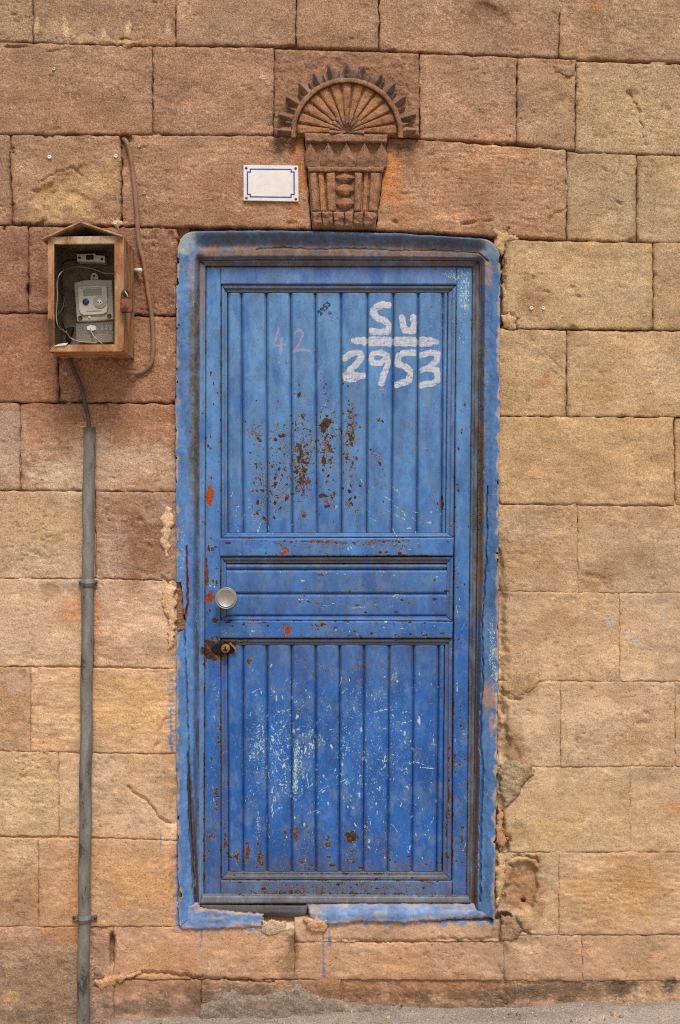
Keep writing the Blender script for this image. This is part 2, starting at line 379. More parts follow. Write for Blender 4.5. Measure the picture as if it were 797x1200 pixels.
# ------------------------------------------------------------------ wall fields (elevation units)
# stains and mineral patches, plus shadow painted under the fan ledge: cx, cy, rx, ry, rot, rgb, amount
STAIN_SHADE = [
    (120, 335, 120, 80, .1, (132, 90, 66), .5), (60, 430, 90, 50, 0, (142, 96, 70), .45), (170, 500, 60, 30, .2, (150, 104, 76), .4), (250, 255, 120, 18, 0, (138, 98, 72), .4), (560, 270, 110, 12, .05, (136, 98, 72), .4), (80, 130, 120, 30, 0, (140, 102, 76), .3),
    (180, 700, 20, 40, 0, (196, 164, 136), .4), (40, 745, 60, 24, 0, (200, 168, 132), .4), (690, 760, 70, 26, .1, (198, 164, 124), .4), (700, 960, 70, 30, 0, (196, 162, 118), .4),
    (400, 1158, 430, 16, 0, (146, 106, 78), .5), (420, 1182, 440, 12, 0, (106, 86, 70), .65), (230, 1160, 70, 14, 0, (120, 90, 68), .6),
    (43, 29, 3, 12, .1, (196, 166, 128), .8), (77, 33, 3, 12, -.1, (200, 170, 132), .8), (94, 46, 2.5, 5, 0, (196, 166, 128), .8), (122, 40, 3, 9, .1, (206, 176, 138), .85), (150, 35, 3.5, 11, .2, (206, 176, 138), .85), (197, 28, 3, 12, 0, (190, 160, 124), .7),
    (80, 225, 52, 30, -.5, (186, 150, 104), .75), (70, 190, 40, 18, .2, (160, 122, 88), .4),
    (120, 545, 95, 34, 0, (186, 158, 132), .75), (12, 520, 22, 40, 0, (176, 152, 130), .6), (70, 560, 40, 22, .1, (200, 176, 148), .5),
    (165, 640, 36, 44, .2, (128, 88, 64), .8), (150, 590, 30, 18, 0, (132, 92, 66), .5), (135, 650, 18, 42, 0, (170, 142, 122), .55), (125, 700, 16, 60, 0, (186, 154, 130), .5),
    (40, 620, 60, 30, 0, (182, 150, 108), .5), (58, 690, 14, 8, .3, (138, 112, 86), .6), (90, 715, 26, 22, 0, (192, 132, 82), .5),
    (15, 820, 26, 50, .2, (160, 116, 76), .55), (20, 800, 14, 14, 0, (192, 164, 140), .5), (25, 1050, 40, 34, 0, (150, 108, 74), .5),
    (160, 830, 60, 40, 0, (200, 156, 102), .5), (120, 900, 30, 16, 0, (190, 162, 132), .4), (30, 930, 50, 34, 0, (196, 168, 122), .5),
    (35, 1140, 90, 52, .05, (146, 116, 92), .8), (14, 1128, 12, 8, .2, (178, 146, 112), .7), (12, 1170, 14, 8, 0, (196, 156, 112), .7), (80, 1095, 30, 14, .1, (182, 128, 84), .5),
    (300, 545, 1, 1, 0, (0, 0, 0), 0),
    (455, 205, 16, 40, .1, (184, 118, 68), .85), (350, 200, 14, 44, 0, (172, 108, 64), .7), (470, 240, 20, 26, 0, (170, 112, 70), .5),
    (330, 172, 24, 8, 0, (112, 76, 54), .7), (470, 172, 26, 8, 0, (108, 74, 54), .8), (480, 190, 10, 20, 0, (120, 80, 56), .5),  # first two: shadow below the fan ledge painted as darker stone
    (575, 15, 30, 18, .3, (118, 84, 62), .6), (700, 8, 16, 8, 0, (170, 112, 74), .7), (690, 20, 30, 14, 0, (140, 104, 76), .5),
    (755, 155, 10, 26, -.4, (184, 160, 124), .6), (730, 120, 40, 30, 0, (170, 142, 100), .5),
    (625, 350, 20, 18, .2, (142, 104, 72), .6), (680, 340, 40, 24, 0, (186, 158, 118), .5), (720, 330, 30, 30, 0, (180, 152, 114), .4),
    (637, 446, 6, 12, .2, (176, 110, 78), .55), (780, 440, 40, 34, 0, (188, 160, 126), .5), (690, 460, 40, 20, 0, (182, 138, 86), .4),
    (700, 680, 26, 14, .1, (144, 108, 76), .6), (735, 655, 36, 14, -.5, (156, 120, 84), .45), (640, 735, 42, 16, -.5, (162, 120, 82), .45), (620, 650, 40, 26, 0, (164, 126, 84), .4),
    (740, 745, 40, 40, 0, (202, 164, 124), .4), (714, 729, 5, 9, 0, (168, 168, 160), .55), (744, 752, 3, 18, -.75, (166, 168, 162), .55), (777, 728, 3, 8, .3, (166, 168, 162), .5),
    (605, 880, 16, 40, -.3, (150, 112, 76), .6), (745, 870, 20, 18, 0, (158, 118, 78), .6), (750, 850, 40, 40, .3, (184, 148, 112), .4), (610, 805, 24, 10, .1, (160, 128, 92), .5),
    (790, 945, 16, 10, 0, (186, 128, 86), .6), (720, 1045, 60, 40, 0, (176, 132, 84), .5), (640, 980, 50, 20, 0, (184, 150, 98), .4),
    (616, 1040, 26, 36, -.15, (156, 114, 80), .9), (600, 1085, 14, 16, 0, (132, 112, 90), .6), (612, 1100, 16, 10, 0, (140, 108, 80), .5),
    (342, 1115, 9, 34, 0, (118, 96, 74), .85), (336, 1130, 16, 22, 0, (132, 104, 78), .6), (330, 1085, 30, 8, 0, (204, 178, 152), .6), (300, 1090, 60, 8, 0, (190, 160, 130), .4),
    (492, 1168, 20, 9, 0, (94, 74, 58), .8), (540, 1168, 18, 9, 0, (100, 80, 64), .7), (583, 1168, 24, 13, 0, (84, 70, 58), .7), (613, 1163, 20, 9, 0, (84, 70, 58), .8),
    (655, 1158, 36, 12, -.1, (88, 74, 60), .7), (728, 1158, 22, 10, 0, (84, 70, 58), .85), (786, 1153, 8, 10, 0, (82, 70, 58), .85), (700, 1163, 60, 8, 0, (112, 88, 66), .6),
    (420, 1165, 80, 9, 0, (118, 84, 60), .75), (280, 1168, 90, 12, 0, (104, 82, 66), .8), (600, 1166, 120, 7, 0, (112, 86, 66), .6), (150, 1182, 60, 8, 0, (110, 90, 74), .7), (30, 1190, 60, 10, 0, (116, 98, 80), .6), (500, 1150, 120, 10, 0, (150, 104, 72), .5),
    (192, 1130, 50, 24, 0, (192, 140, 92), .4), (420, 1125, 100, 16, 0, (182, 138, 98), .4),
    (105, 30, 1, 1, 0, (0, 0, 0), 0), (118, 46, 26, 7, .1, (176, 146, 112), .6), (18, 25, 14, 22, 0, (166, 138, 104), .5), (60, 35, 8, 22, .2, (176, 150, 118), .5),
    (240, 210, 60, 40, 0, (158, 118, 86), .35), (130, 330, 60, 40, 0, (130, 90, 64), .4), (180, 400, 24, 40, 0, (172, 132, 98), .45), (140, 430, 36, 24, 0, (172, 130, 94), .5),
    (290, 110, 30, 30, 0, (158, 116, 82), .4), (505, 210, 40, 30, 0, (158, 116, 84), .4), (620, 220, 40, 40, 0, (152, 112, 80), .3),
    (198, 900, 10, 40, 0, (172, 124, 82), .4), (165, 1040, 36, 34, 0, (196, 144, 92), .5), (90, 1050, 8, 60, 0, (176, 116, 72), .45), (112, 740, 8, 60, 0, (182, 120, 74), .35),
]
BLUE = (62, 104, 150)
DRIP = [([(379, 1082), (379.5, 1145)], 1.0), ([(386, 1080), (386.5, 1108)], .9), ([(236, 1084), (236, 1102), (234, 1112)], 1.0), ([(305, 1090), (305, 1103)], .8), ([(189, 978), (188, 995)], .8)]
# small blue brush tests on the stone left of the jamb
DRIP += [([(197 + (i % 3), 790 + i * 6.2), (203, 788 + i * 6.2 + (i * 7 % 4))], 1.1) for i in range(14)] + [([(200, 830), (201, 876)], .9), ([(199, 866), (202, 880)], 1.6)]
# hollows: cx, cy, rx, ry, rot, depth, softness
GOUGE = [
    (78, 222, 44, 16, -.75, .010, .5), (100, 240, 30, 10, .6, .006, .6), (50, 228, 16, 10, -.5, .008, .4), (148, 164, 8, 6, 0, .02, .5),
    (613, 1055, 3, 2, 0, .03, .6), (590, 1073, 9, 5, 0, .045, .4), (612, 1098, 22, 14, .5, .008, .4),
    (575, 15, 22, 9, .5, .007, .6), (640, 342, 5, 2, .2, .005, .5), (678, 348, 3, 2, .3, .006, .5), (670, 338, 4, 4, 0, .005, .5),
    (600, 888, 12, 22, -.2, .009, .4), (605, 985, 14, 18, .3, .006, .5), (592, 995, 5, 16, .1, .012, .5),
    (695, 676, 14, 4, .2, .005, .6), (752, 848, 8, 4, 0, .006, .5), (757, 836, 5, 3, .3, .006, .5), (693, 807, 2.5, 2.5, 0, .006, .5),
    (146, 48, 7, 3, .05, .014, .5), (60, 60, 9, 1.5, -.1, .006, .5), (18, 55, 14, 2, 0, .012, .5), (205, 945, 5, 24, 0, .006, .5),
    (132, 1112, 3.5, 20, .02, .04, .35), (60, 690, 10, 5, .2, .004, .5), (167, 965, 3, 2, 0, .005, .5), (165, 610, 6, 3, .2, .006, .6), (175, 640, 5, 3, .5, .006, .6),
    (549, 262, 10, 2, -.15, .010, .5), (572, 259, 6, 1.6, -.1, .009, .5), (463, 261, 4, 3, .5, .008, .5), (342, 262, 7, 3, 0, .006, .5),
    (200, 278, 4, 8, 0, .010, .5), (596, 375, 8, 10, .3, .010, .4), (342, 1120, 7, 26, .03, .008, .6), (592, 838, 4, 14, 0, .014, .5),
    (585, 800, 6, 30, 0, .010, .5), (197, 712, 8, 26, 0, .004, .5), (110, 1145, 18, 4, .15, .006, .5), (725, 238, 5, 2, .6, .006, .5), (505, 182, 5, 2, 0, .004, .5),
    (650, 438, 3, 8, -.8, .003, .6), (662, 77, 14, 10, .4, .008, .25), (740, 112, 8, 8, .2, .005, .5), (700, 435, 8, 3, .7, .003, .5), (780, 130, 6, 6, 0, .005, .5),
    (57, 375, 3, 12, 0, .008, .5), (34, 340, 2.5, 8, 0, .014, .5), (5, 268, 2, 2.5, 0, .012, .5),
]
# hairline cracks: points, half width, depth
CRACK = [
    ([(150, 922), (162, 932), (172, 938), (182, 952), (193, 962), (204, 966)], 1.1, .012), ([(180, 880), (186, 868), (190, 850), (196, 842)], .9, .008),
    ([(110, 1156), (128, 1148), (150, 1148), (163, 1140), (190, 1140), (235, 1146), (320, 1150)], 1.4, .014),
    ([(400, 1101), (440, 1103), (480, 1103), (520, 1100), (560, 1101), (584, 1100)], 1.2, .010), ([(360, 1104), (400, 1101)], .8, .006),
    ([(595, 268), (590, 300), (592, 340)], 1.0, .012), ([(606, 372), (603, 385)], 1., .01), ([(735, 108), (748, 128), (752, 150), (757, 170)], 1.0, .006), ([(640, 260), (664, 243)], 1.0, .006),
    ([(600, 1005), (608, 1002), (622, 1004), (632, 1010)], 1.3, .014), ([(604, 1075), (612, 1090), (622, 1096)], 1.1, .012),
    ([(588, 925), (598, 938), (610, 920), (626, 905)], 1.1, .010), ([(205, 690), (198, 682), (190, 676)], 1.1, .010), ([(0, 642), (20, 640), (52, 654), (75, 650)], .8, .003),
    ([(620, 395), (655, 430), (660, 445)], .7, .003), ([(586, 810), (596, 818), (610, 820)], 1.0, .008), ([(46, 214), (60, 205), (84, 196), (96, 205)], .9, .006),
]

def stains_shade(X, Y, C):
    nz = fbm(X / 22, Y / 22, 401, 4) * .65 + fbm(X / 6, Y / 6, 409, 3, .7) * .40
    for (cx, cy, rx, ry, rot, rgb, am) in STAIN_SHADE:
        if am == 0: continue
        if X.max() < cx - 2 * max(rx, ry) or X.min() > cx + 2 * max(rx, ry) or Y.max() < cy - 2 * max(rx, ry) or Y.min() > cy + 2 * max(rx, ry): continue
        m = sm(1.25, .45, ell(X, Y, cx, cy, rx, ry, rot) + nz) * am
        C = C * (1 - m[..., None]) + lin(rgb) * m[..., None]
    return C

BED = [(60, 40, (152, 118, 90)), (260, 100, (152, 114, 88)), (560, 60, (156, 120, 92)), (730, 60, (156, 124, 94)), (740, 150, (168, 138, 102)), (100, 200, (154, 118, 88)), (560, 220, (154, 114, 84)), (720, 230, (168, 138, 102)),
       (100, 330, (134, 92, 68)), (60, 420, (142, 97, 70)), (160, 430, (144, 102, 75)), (100, 520, (154, 112, 82)), (680, 340, (174, 142, 104)), (680, 440, (174, 140, 100)), (680, 540, (176, 140, 98)), (680, 640, (174, 140, 100)), (680, 750, (184, 148, 106)),
       (680, 850, (184, 148, 106)), (680, 950, (182, 148, 104)), (700, 1050, (174, 138, 96)), (50, 630, (180, 144, 106)), (160, 630, (160, 122, 92)), (60, 730, (190, 152, 112)), (160, 730, (184, 144, 106)), (100, 830, (188, 146, 102)), (100, 930, (190, 152, 110)),
       (100, 1030, (184, 140, 96)), (60, 1130, (160, 120, 90)), (250, 1120, (182, 138, 98)), (480, 1125, (182, 140, 102)), (700, 1125, (178, 138, 98)), (250, 1180, (150, 114, 88)), (600, 1180, (158, 122, 90))]
BEDP = np.array([(a, b) for a, b, c in BED], float); BEDC = np.array([lin(c) for a, b, c in BED])
def regional(X, Y):
    num = 0; den = 0
    for (bx, by), c in zip(BEDP, BEDC):
        w_ = 1 / ((X - bx) ** 2 + (1.4 * (Y - by)) ** 2 + 900) ** 1.5; num = num + w_[..., None] * c; den = den + w_[..., None]
    return num / den
def stone_color(X, Y, tint, seed=0):
    C = .42 * np.ones(X.shape + (1,)) * lin(np.minimum(np.array(tint, float) * 1.03 + np.array([4, 4, 6]), 255)) + .58 * regional(X, Y)
    wl = sm(480, 640, Y)[..., None]; C = C * (np.array([.975, 1.0, 1.02]) * (1 - wl) + np.array([.965, .995, 1.08]) * wl) + .005
    C = C * (1 - .09 * wl) + C.mean(-1, keepdims=True) * .09 * wl
    a = fbm(X / 60 + seed, Y / 34, 300 + seed, 4)[..., None]; b = fbm(X / 14, Y / 12, 340 + seed, 3)[..., None]; k = fbm(X / 90, Y / 90, 380, 3)[..., None]
    C = C * (1 + .27 * a + .08 * b) * (1 + k * np.array([.05, -.02, -.10]))
    C = stains_shade(X, Y, C)
    wob = fbm(X / 5, Y / 5, 77, 2) * .7
    for pts, wd in DRIP:
        xs = [p[0] for p in pts]; ys = [p[1] for p in pts]
        if X.max() < min(xs) - 6 or X.min() > max(xs) + 6 or Y.max() < min(ys) - 6 or Y.min() > max(ys) + 6: continue
        m = sm(wd + .5, wd - .5, segdist(X, Y, pts) + wob)[..., None] * .75
        C = C * (1 - m) + lin(BLUE) * m
    # blue paint smeared below the sill
    if Y.max() > 1078 and X.max() > 200 and X.min() < 600:
        e = np.where(X < 310, 1088 + 6 * gn(X / 22, X * 0, 5), np.where(X < 362, 1060, 1082 + 5 * gn(X / 16, X * 0, 9)))
        m = (sm(e + 2, e - 2, Y + fbm(X / 7, Y / 7, 91, 3) * 6) * (X > 207) * (X < 580) * .8)[..., None]
        C = C * (1 - m) + lin((88, 128, 170)) * m
    return np.clip(C, 0, 1)

PGOUGE = [([(597, 1013), (608, 1010), (621, 1011), (631, 1019), (632, 1036), (628, 1056), (616, 1073), (602, 1071), (578, 1063), (580, 1050), (591, 1046), (596, 1030)], .020, 2.5),
          ([(580, 640), (590, 640), (588, 690), (595, 700), (593, 740), (598, 770), (590, 790), (580, 790)], .012, 5), ([(578, 820), (592, 822), (590, 850), (600, 862), (596, 890), (578, 892)], .014, 4),
          ([(578, 946), (590, 950), (592, 975), (600, 985), (594, 998), (578, 1000)], .016, 3), ([(198, 1010), (212, 1000), (212, 1070), (203, 1062)], .008, 4), ([(202, 470), (212, 470), (212, 590), (206, 570)], .006, 4), ([(576, 1070), (592, 1074), (604, 1100), (576, 1102)], .012, 4)]
def relief(X, Y):
    h = np.zeros(X.shape); nz = fbm(X / 9, Y / 9, 501, 3) * .30
    for poly, dp, so in PGOUGE:
        xs = [p[0] for p in poly]; ys = [p[1] for p in poly]
        if X.max() < min(xs) - 12 or X.min() > max(xs) + 12 or Y.max() < min(ys) - 12 or Y.min() > max(ys) + 12: continue
        m = sm(so * .3, -so, polysdf(X, Y, poly) + 4.5 * fbm(X / 11, Y / 11, 507, 3)); h -= m * dp * (1 + .35 * fbm(X / 10, Y / 8, 511, 3))
    if X.max() > 578 and X.min() < 620: h -= .010 * sm(597, 585, X + 9 * fbm(X / 14, Y / 20, 513, 4)) * sm(560, 660, Y)
    if X.max() > 190 and X.min() < 212: h -= .006 * sm(199, 208, X + 7 * fbm(X / 14, Y / 20, 517, 4)) * sm(270, 300, Y)
    for (cx, cy, rx, ry, rot, dp, so) in GOUGE:
        R = 1.6 * max(rx, ry)
        if X.max() < cx - R or X.min() > cx + R or Y.max() < cy - R or Y.min() > cy + R: continue
        h -= dp * sm(1 + so * .6, 1 - so, ell(X, Y, cx, cy, rx, ry, rot) + nz)
    for pts, wd, dp in CRACK:
        xs = [p[0] for p in pts]; ys = [p[1] for p in pts]
        if X.max() < min(xs) - 8 or X.min() > max(xs) + 8 or Y.max() < min(ys) - 8 or Y.min() > max(ys) + 8: continue
        h -= dp * sm(wd + 1.0, wd - .7, segdist(X + 2.5 * gn(X / 8, Y / 8, 31), Y + 2.5 * gn(X / 8, Y / 8, 37), pts))
    return h

wall = thing('stone_wall', (0, 0, 0), 'weathered tan and brown sandstone block wall around the blue door', 'wall')
GROUND = lambda X: 1193 - 9 * sm(300, 430, X) - 9 * sm(560, 700, X) + 17 * sm(150, 90, X)

def stone(quad, tint, seed, rough=1.0, tool=.3, pit=.4, off=0.0, tilt=(0, 0), er=1.0, gap=.6, res=1.7, parent=None, name='stone', emit_it=True):
    U, V, X, Y, du, dv, ring, w_, h_ = slabgrid(quad, res, gap)
    d = rdist(du, dv, 5.0)
    bite = np.clip(fbm(X / 30, Y / 30, 600 + seed, 4) - .30, 0, 1) * 15 * er + np.clip(fbm(X / 5, Y / 5, 640 + seed, 2) - .3, 0, 1) * 4 * er
    de = d - bite * sm(14, 2, d)
    we = 2.5 + 1.6 * gn(X / 30, Y / 30, 660 + seed)
    e = np.clip(de / we, -1.0, 1)
    h = off + (U - .5) * tilt[0] + (V - .5) * tilt[1]
    h = h - .0048 * er * (1 - np.sqrt(np.clip(1 - (1 - np.clip(e, 0, 1)) ** 2, 0, 1))) - .010 * er * np.clip(-e, 0, 1)
    rough = rough * .8
    h = h + rough * (.0035 * fbm(X / 48, Y / 40, 700 + seed, 3) + .0018 * fbm(X / 13, Y / 10, 720 + seed, 3, .6) + .0006 * fbm(X / 3.8, Y / 3.4, 740 + seed, 2))
    grain = float(np.clip(.62 + .3 * math.sin(seed * 2.7) + .12 * rough, .25, 1.0))
    h = h + tool ** 1.5 * .0022 * fbm(X / 22, Y / 3.0, 760 + seed, 3, .6)
    ter = sm(.16, .20, fbm(X / 60 + seed, Y / 34, 768 + seed, 5, .55)); h = h - .0017 * ter * rough       # flaked crust
    reg = sm(-.1, .35, fbm(X / 70, Y / 55, 770 + seed, 3))
    nick = sm(.50 - .14 * pit, .62 - .14 * pit, fbm(X / 8, Y / 3.8, 772 + seed, 2)) * reg; h = h - .0030 * nick * rough * (.35 + pit)
    pt = sm(.30, .55, fbm(X / 7, Y / 5.5, 780 + seed, 3)) * pit
    h = h - .0022 * pt + relief(X, Y)
    j = sm(7, 0, d)
    X2 = X + j * 1.3 * gn(X / 9, Y / 11, 800 + seed); Y2 = Y + j * 1.3 * gn(X / 11, Y / 9, 820 + seed)
    hh = np.where(ring, -.055, h)
    P = W(X2, Y2, hh)
    sk = W(X2, Y2, np.maximum(h, -.02))             # skirt drops straight back into the wall
    P[ring] = np.stack([sk[ring][:, 0], np.full(ring.sum(), .055), sk[ring][:, 2]], -1)
    C = stone_color(X, Y, tint, seed)
    fl = sm(.30, .46, fbm(X / 4.5, Y / 2.8, 774 + seed, 2)) * sm(-.05, .4, fbm(X / 50, Y / 40, 776 + seed, 3)); fl = (fl * .42)[..., None]
    C = C * (1 - fl) + (C * .6 + .4 * lin((224, 200, 168))) * 1.25 * fl
    C = np.clip(C * (1 - .25 * nick[..., None]) * (1 + .09 * ter[..., None]), 0, 1)
    dj = (sm(7, 0, d) * sm(-.2, .5, fbm(X / 26, Y / 26, 778 + seed, 3)) * (.4 if Y.mean() < 560 else .0))[..., None]; C = C * (1 - dj) + C * lin((180, 160, 145)) * dj   # soot in the joint edges
    A = dict(Col=np.concatenate([C, np.ones(C.shape[:2] + (1,))], -1), tool=np.full(X.shape, tool), pit=np.full(X.shape, pit * 1.2), grain=np.full(X.shape, grain))
    F = gridfaces(*X.shape)
    if not emit_it: return P.reshape(-1, 3), F, A
    return emit(name, P, F, M['stone'], parent or wall, A)

def Q(a, b, c, d): return (a, b, c, d)
BR = (158, 120, 88); BR2 = (152, 114, 84); RD = (146, 100, 72); TAN = (172, 140, 100); TAN2 = (178, 142, 98); OR = (190, 148, 100); OR2 = (186, 138, 90)
ST = [  # TL, TR, BR, BL, tint, options
    ((-45, -52), (39, -52), (39, 50), (-45, 48), (156, 124, 92), dict(pit=.8)),
    ((39, -52), (206, -52), (206, 54), (39, 51), BR, dict(pit=.7, off=.002)), ((206, -52), (347, -52), (347, 54), (206, 54), (158, 124, 94), dict(off=-.001)),
    ((347, -52), (444, -50), (444, 58), (347, 56), (154, 118, 88), {}), ((444, -50), (655, -48), (655, 68), (444, 60), (152, 118, 90), dict(pit=.5, off=.002)),
    ((655, -48), (880, -44), (880, 76), (655, 69), (150, 116, 84), dict(tool=.8, off=-.002)),
    ((-75, 48), (179, 54), (179, 158), (-75, 158), BR2, dict(tool=.5, pit=.5, off=.001)), ((179, 54), (322, 56), (321, 159), (179, 158), (156, 116, 86), dict(pit=.6, rough=1.1)),
    ((491, 63), (606, 67), (605, 168), (491, 163), (158, 120, 90), dict(pit=.5, rough=1.1)), ((606, 67), (675, 70), (674, 176), (605, 168), (152, 116, 86), dict(pit=.5)),
    ((675, 72), (880, 78), (880, 184), (674, 179), (166, 138, 100), dict(pit=.6, tool=.5)),
    ((-80, 158), (12, 158), (14, 264), (-80, 264), (142, 108, 84), dict(pit=.6)), ((12, 158), (143, 158), (143, 265), (14, 264), (154, 118, 86), dict(rough=1.3, er=1.3)),
    ((143, 158), (357, 159), (365, 268), (143, 265), (158, 116, 84), dict(tool=.7, pit=.6)),
    ((453, 161), (664, 176), (664, 281), (440, 270), (158, 116, 82), dict(tool=1.0, pit=.5)), ((664, 178), (746, 181), (746, 284), (664, 281), (164, 134, 98), dict(off=-.002)),
    ((746, 181), (900, 184), (900, 287), (746, 284), (168, 140, 102), dict(off=-.001)),
    ((-70, 264), (33, 265), (33, 367), (-70, 367), (142, 98, 74), dict(pit=.5)), ((33, 265), (209, 267), (209, 371), (33, 367), (140, 98, 72), dict(rough=1.4, pit=.9, er=1.2)),
    ((589, 281), (765, 284), (765, 387), (589, 385), (176, 146, 104), dict(rough=1.1, pit=.3, off=.002)), ((765, 284), (900, 287), (900, 389), (765, 387), (160, 130, 94), {}),
    ((-60, 367), (68, 368), (68, 472), (-60, 472), (152, 102, 72), dict(pit=.3, off=.003)), ((68, 369), (209, 371), (209, 473), (68, 472), (150, 106, 78), dict(rough=1.4, pit=.9, er=1.2)),
    ((583, 385), (664, 387), (664, 489), (583, 488), (172, 138, 96), {}), ((664, 387), (900, 389), (900, 489), (664, 489), (174, 142, 102), dict(tool=.4)),
    ((-80, 472), (24, 472), (24, 575), (-80, 575), (164, 132, 108), dict(pit=.6)), ((24, 472), (209, 473), (209, 577), (24, 575), (154, 110, 78), dict(tool=.7, pit=.6)),
    ((583, 488), (790, 489), (790, 593), (583, 591), (178, 140, 94), dict(pit=.35)), ((790, 489), (960, 489), (960, 594), (790, 593), (166, 126, 86), dict(off=-.006)),
    ((-80, 575), (112, 576), (112, 678), (-80, 678), (180, 144, 102), dict(pit=.7)), ((112, 576), (209, 577), (209, 680), (112, 678), (158, 118, 88), dict(rough=1.2, pit=.9)),
    ((583, 591), (677, 593), (677, 695), (583, 693), (172, 136, 94), dict(pit=.6)), ((677, 593), (900, 594), (900, 696), (677, 695), (174, 138, 94), dict(pit=.5)),
    ((-60, 678), (109, 678), (109, 781), (-60, 781), (192, 154, 112), dict(tool=.6, pit=.5)), ((109, 678), (209, 680), (209, 784), (109, 781), (186, 146, 106), dict(tool=.8, pit=.6)),
    ((583, 693), (726, 695), (726, 799), (583, 798), (184, 146, 100), dict(pit=.6)), ((726, 695), (920, 696), (920, 799), (726, 799), (190, 152, 108), dict(pit=.4)),
    ((-60, 781), (36, 782), (36, 881), (-60, 880), (176, 138, 96), dict(pit=.8)), ((36, 782), (209, 784), (209, 884), (36, 881), (194, 148, 96), dict(tool=.9, pit=.5)),
    ((583, 798), (657, 799), (657, 899), (583, 898), (186, 148, 102), dict(pit=.6)), ((657, 799), (791, 799), (791, 898), (657, 899), (188, 148, 104), dict(pit=.8)), ((791, 799), (950, 799), (950, 898), (791, 898), (178, 140, 100), {}),
    ((-60, 880), (69, 881), (69, 980), (-60, 980), (190, 154, 104), dict(rough=1.4, pit=.9)), ((69, 881), (209, 884), (209, 985), (69, 980), (192, 152, 108), dict(rough=1.2, pit=.6)),
    ((583, 898), (738, 898), (738, 999), (583, 999), (186, 152, 104), dict(pit=.6)), ((738, 898), (940, 898), (940, 999), (738, 999), (184, 148, 102), dict(pit=.6)),
    ((-60, 980), (45, 982), (45, 1086), (-60, 1086), (184, 146, 96), dict(pit=.8)), ((45, 982), (209, 985), (209, 1086), (45, 1086), (188, 138, 88), dict(tool=.5, pit=.8)),
    ((583, 999), (655, 999), (655, 1096), (583, 1097), (182, 148, 102), dict(pit=.6)), ((655, 999), (930, 999), (930, 1095), (655, 1096), (176, 136, 90), dict(tool=1.0, pit=.5)),
    ((-60, 1086), (133, 1086), (133, 1148), (-60, 1148), (172, 124, 86), dict(rough=1.3, pit=.8)), ((133, 1086), (345, 1086), (345, 1147), (133, 1148), (184, 136, 92), dict(pit=.8, rough=1.1, er=.1, gap=.05)),
    ((345, 1078), (590, 1080), (590, 1103), (345, 1104), (188, 146, 106), dict(off=.003, rough=1.1, gap=.05, er=.2)),
    ((345, 1104), (590, 1102), (590, 1149), (345, 1148), (184, 138, 96), dict(pit=.7, rough=1.2, gap=.05, er=.12)), ((590, 1097), (682, 1096), (682, 1150), (590, 1149), (180, 138, 94), dict(pit=.6, er=.12, gap=.05)),
    ((682, 1096), (930, 1095), (930, 1149), (682, 1150), (180, 136, 92), dict(pit=.6, tool=.5)),
    ((-60, 1148), (133, 1148), (133, 1215), (-60, 1215), (150, 112, 82), dict(rough=1.6, pit=1.0)), ((133, 1148), (236, 1148), (236, 1215), (133, 1215), (178, 128, 90), dict(off=-.004, pit=.7)),
    ((236, 1148), (400, 1148), (400, 1215), (236, 1215), (164, 122, 88), dict(off=-.008, rough=1.6, pit=.9)), ((400, 1148), (605, 1149), (605, 1215), (400, 1215), (170, 124, 86), dict(off=-.006, rough=1.5, pit=.9)),
    ((605, 1149), (930, 1149), (930, 1215), (605, 1215), (176, 132, 90), dict(off=-.005, rough=1.5, pit=.9)),
]
rng = np.random.default_rng(5)
for i, (a, b, c, d, tint, kw) in enumerate(ST):
    kw = dict(kw); kw.setdefault('off', float(rng.uniform(-.0015, .0015)))
    kw.setdefault('tilt', (float(rng.normal(0, .0015)), float(rng.normal(0, .0015))))
    low = (a[1] > 560); kw.setdefault('er', .28 if low else .55)
    if low and 'gap' not in kw: kw['gap'] = .25
    stone((a, b, c, d), tint, i * 7 + 3, **kw)

# stonework that carries on beyond the picture, joined
parts = []; k = 0
rows = [(-470, -366), (-366, -262), (-262, -157), (-157, -52)]
lefts = [(-52, 48, -45), (48, 158, -75), (158, 264, -80), (264, 367, -70), (367, 472, -60), (472, 575, -80), (575, 678, -80), (678, 781, -60), (781, 880, -60), (880, 980, -60), (980, 1086, -60), (1086, 1148, -60), (1148, 1215, -60)]
rights = [(-44, 76, 880), (78, 184, 880), (184, 287, 900), (287, 389, 900), (389, 489, 900), (489, 594, 960), (594, 696, 900), (696, 799, 920), (799, 898, 950), (898, 999, 940), (999, 1095, 930), (1095, 1149, 930), (1149, 1215, 930)]
def run(x0, x1, y0, y1):
    global k
    x = x0
    while x < x1 - 20:
        x2 = min(x1, x + float(rng.uniform(90, 210)))
        if x1 - x2 < 50: x2 = x1
        t = np.array(BR if y0 < 250 else (TAN if x0 > 400 else OR)) + rng.normal(0, 7)
        parts.append(stone(((x, y0), (x2, y0), (x2, y1), (x, y1)), t, 900 + k, res=8, off=float(rng.uniform(-.002, .002)), emit_it=False)); k += 1; x = x2
for (y0, y1) in rows: run(-900, 1700, y0, y1)
for (y0, y1, x1) in lefts: run(-900, x1, y0, y1)
for (y0, y1, x0) in rights: run(x0, 1700, y0, y1)
o = 0; Vs = []; Fs = []; As = dict(Col=[], tool=[], pit=[], grain=[])
for P, F, A in parts:
    Vs.append(P); Fs.append(F + o); o += len(P)
    As['Col'].append(A['Col'].reshape(-1, 4)); As['tool'].append(A['tool'].ravel()); As['pit'].append(A['pit'].ravel()); As['grain'].append(A['grain'].ravel())
emit('outer_stonework', np.concatenate(Vs), np.concatenate(Fs), M['stone'], wall, {q: np.concatenate(v) for q, v in As.items()}, kind='stuff')

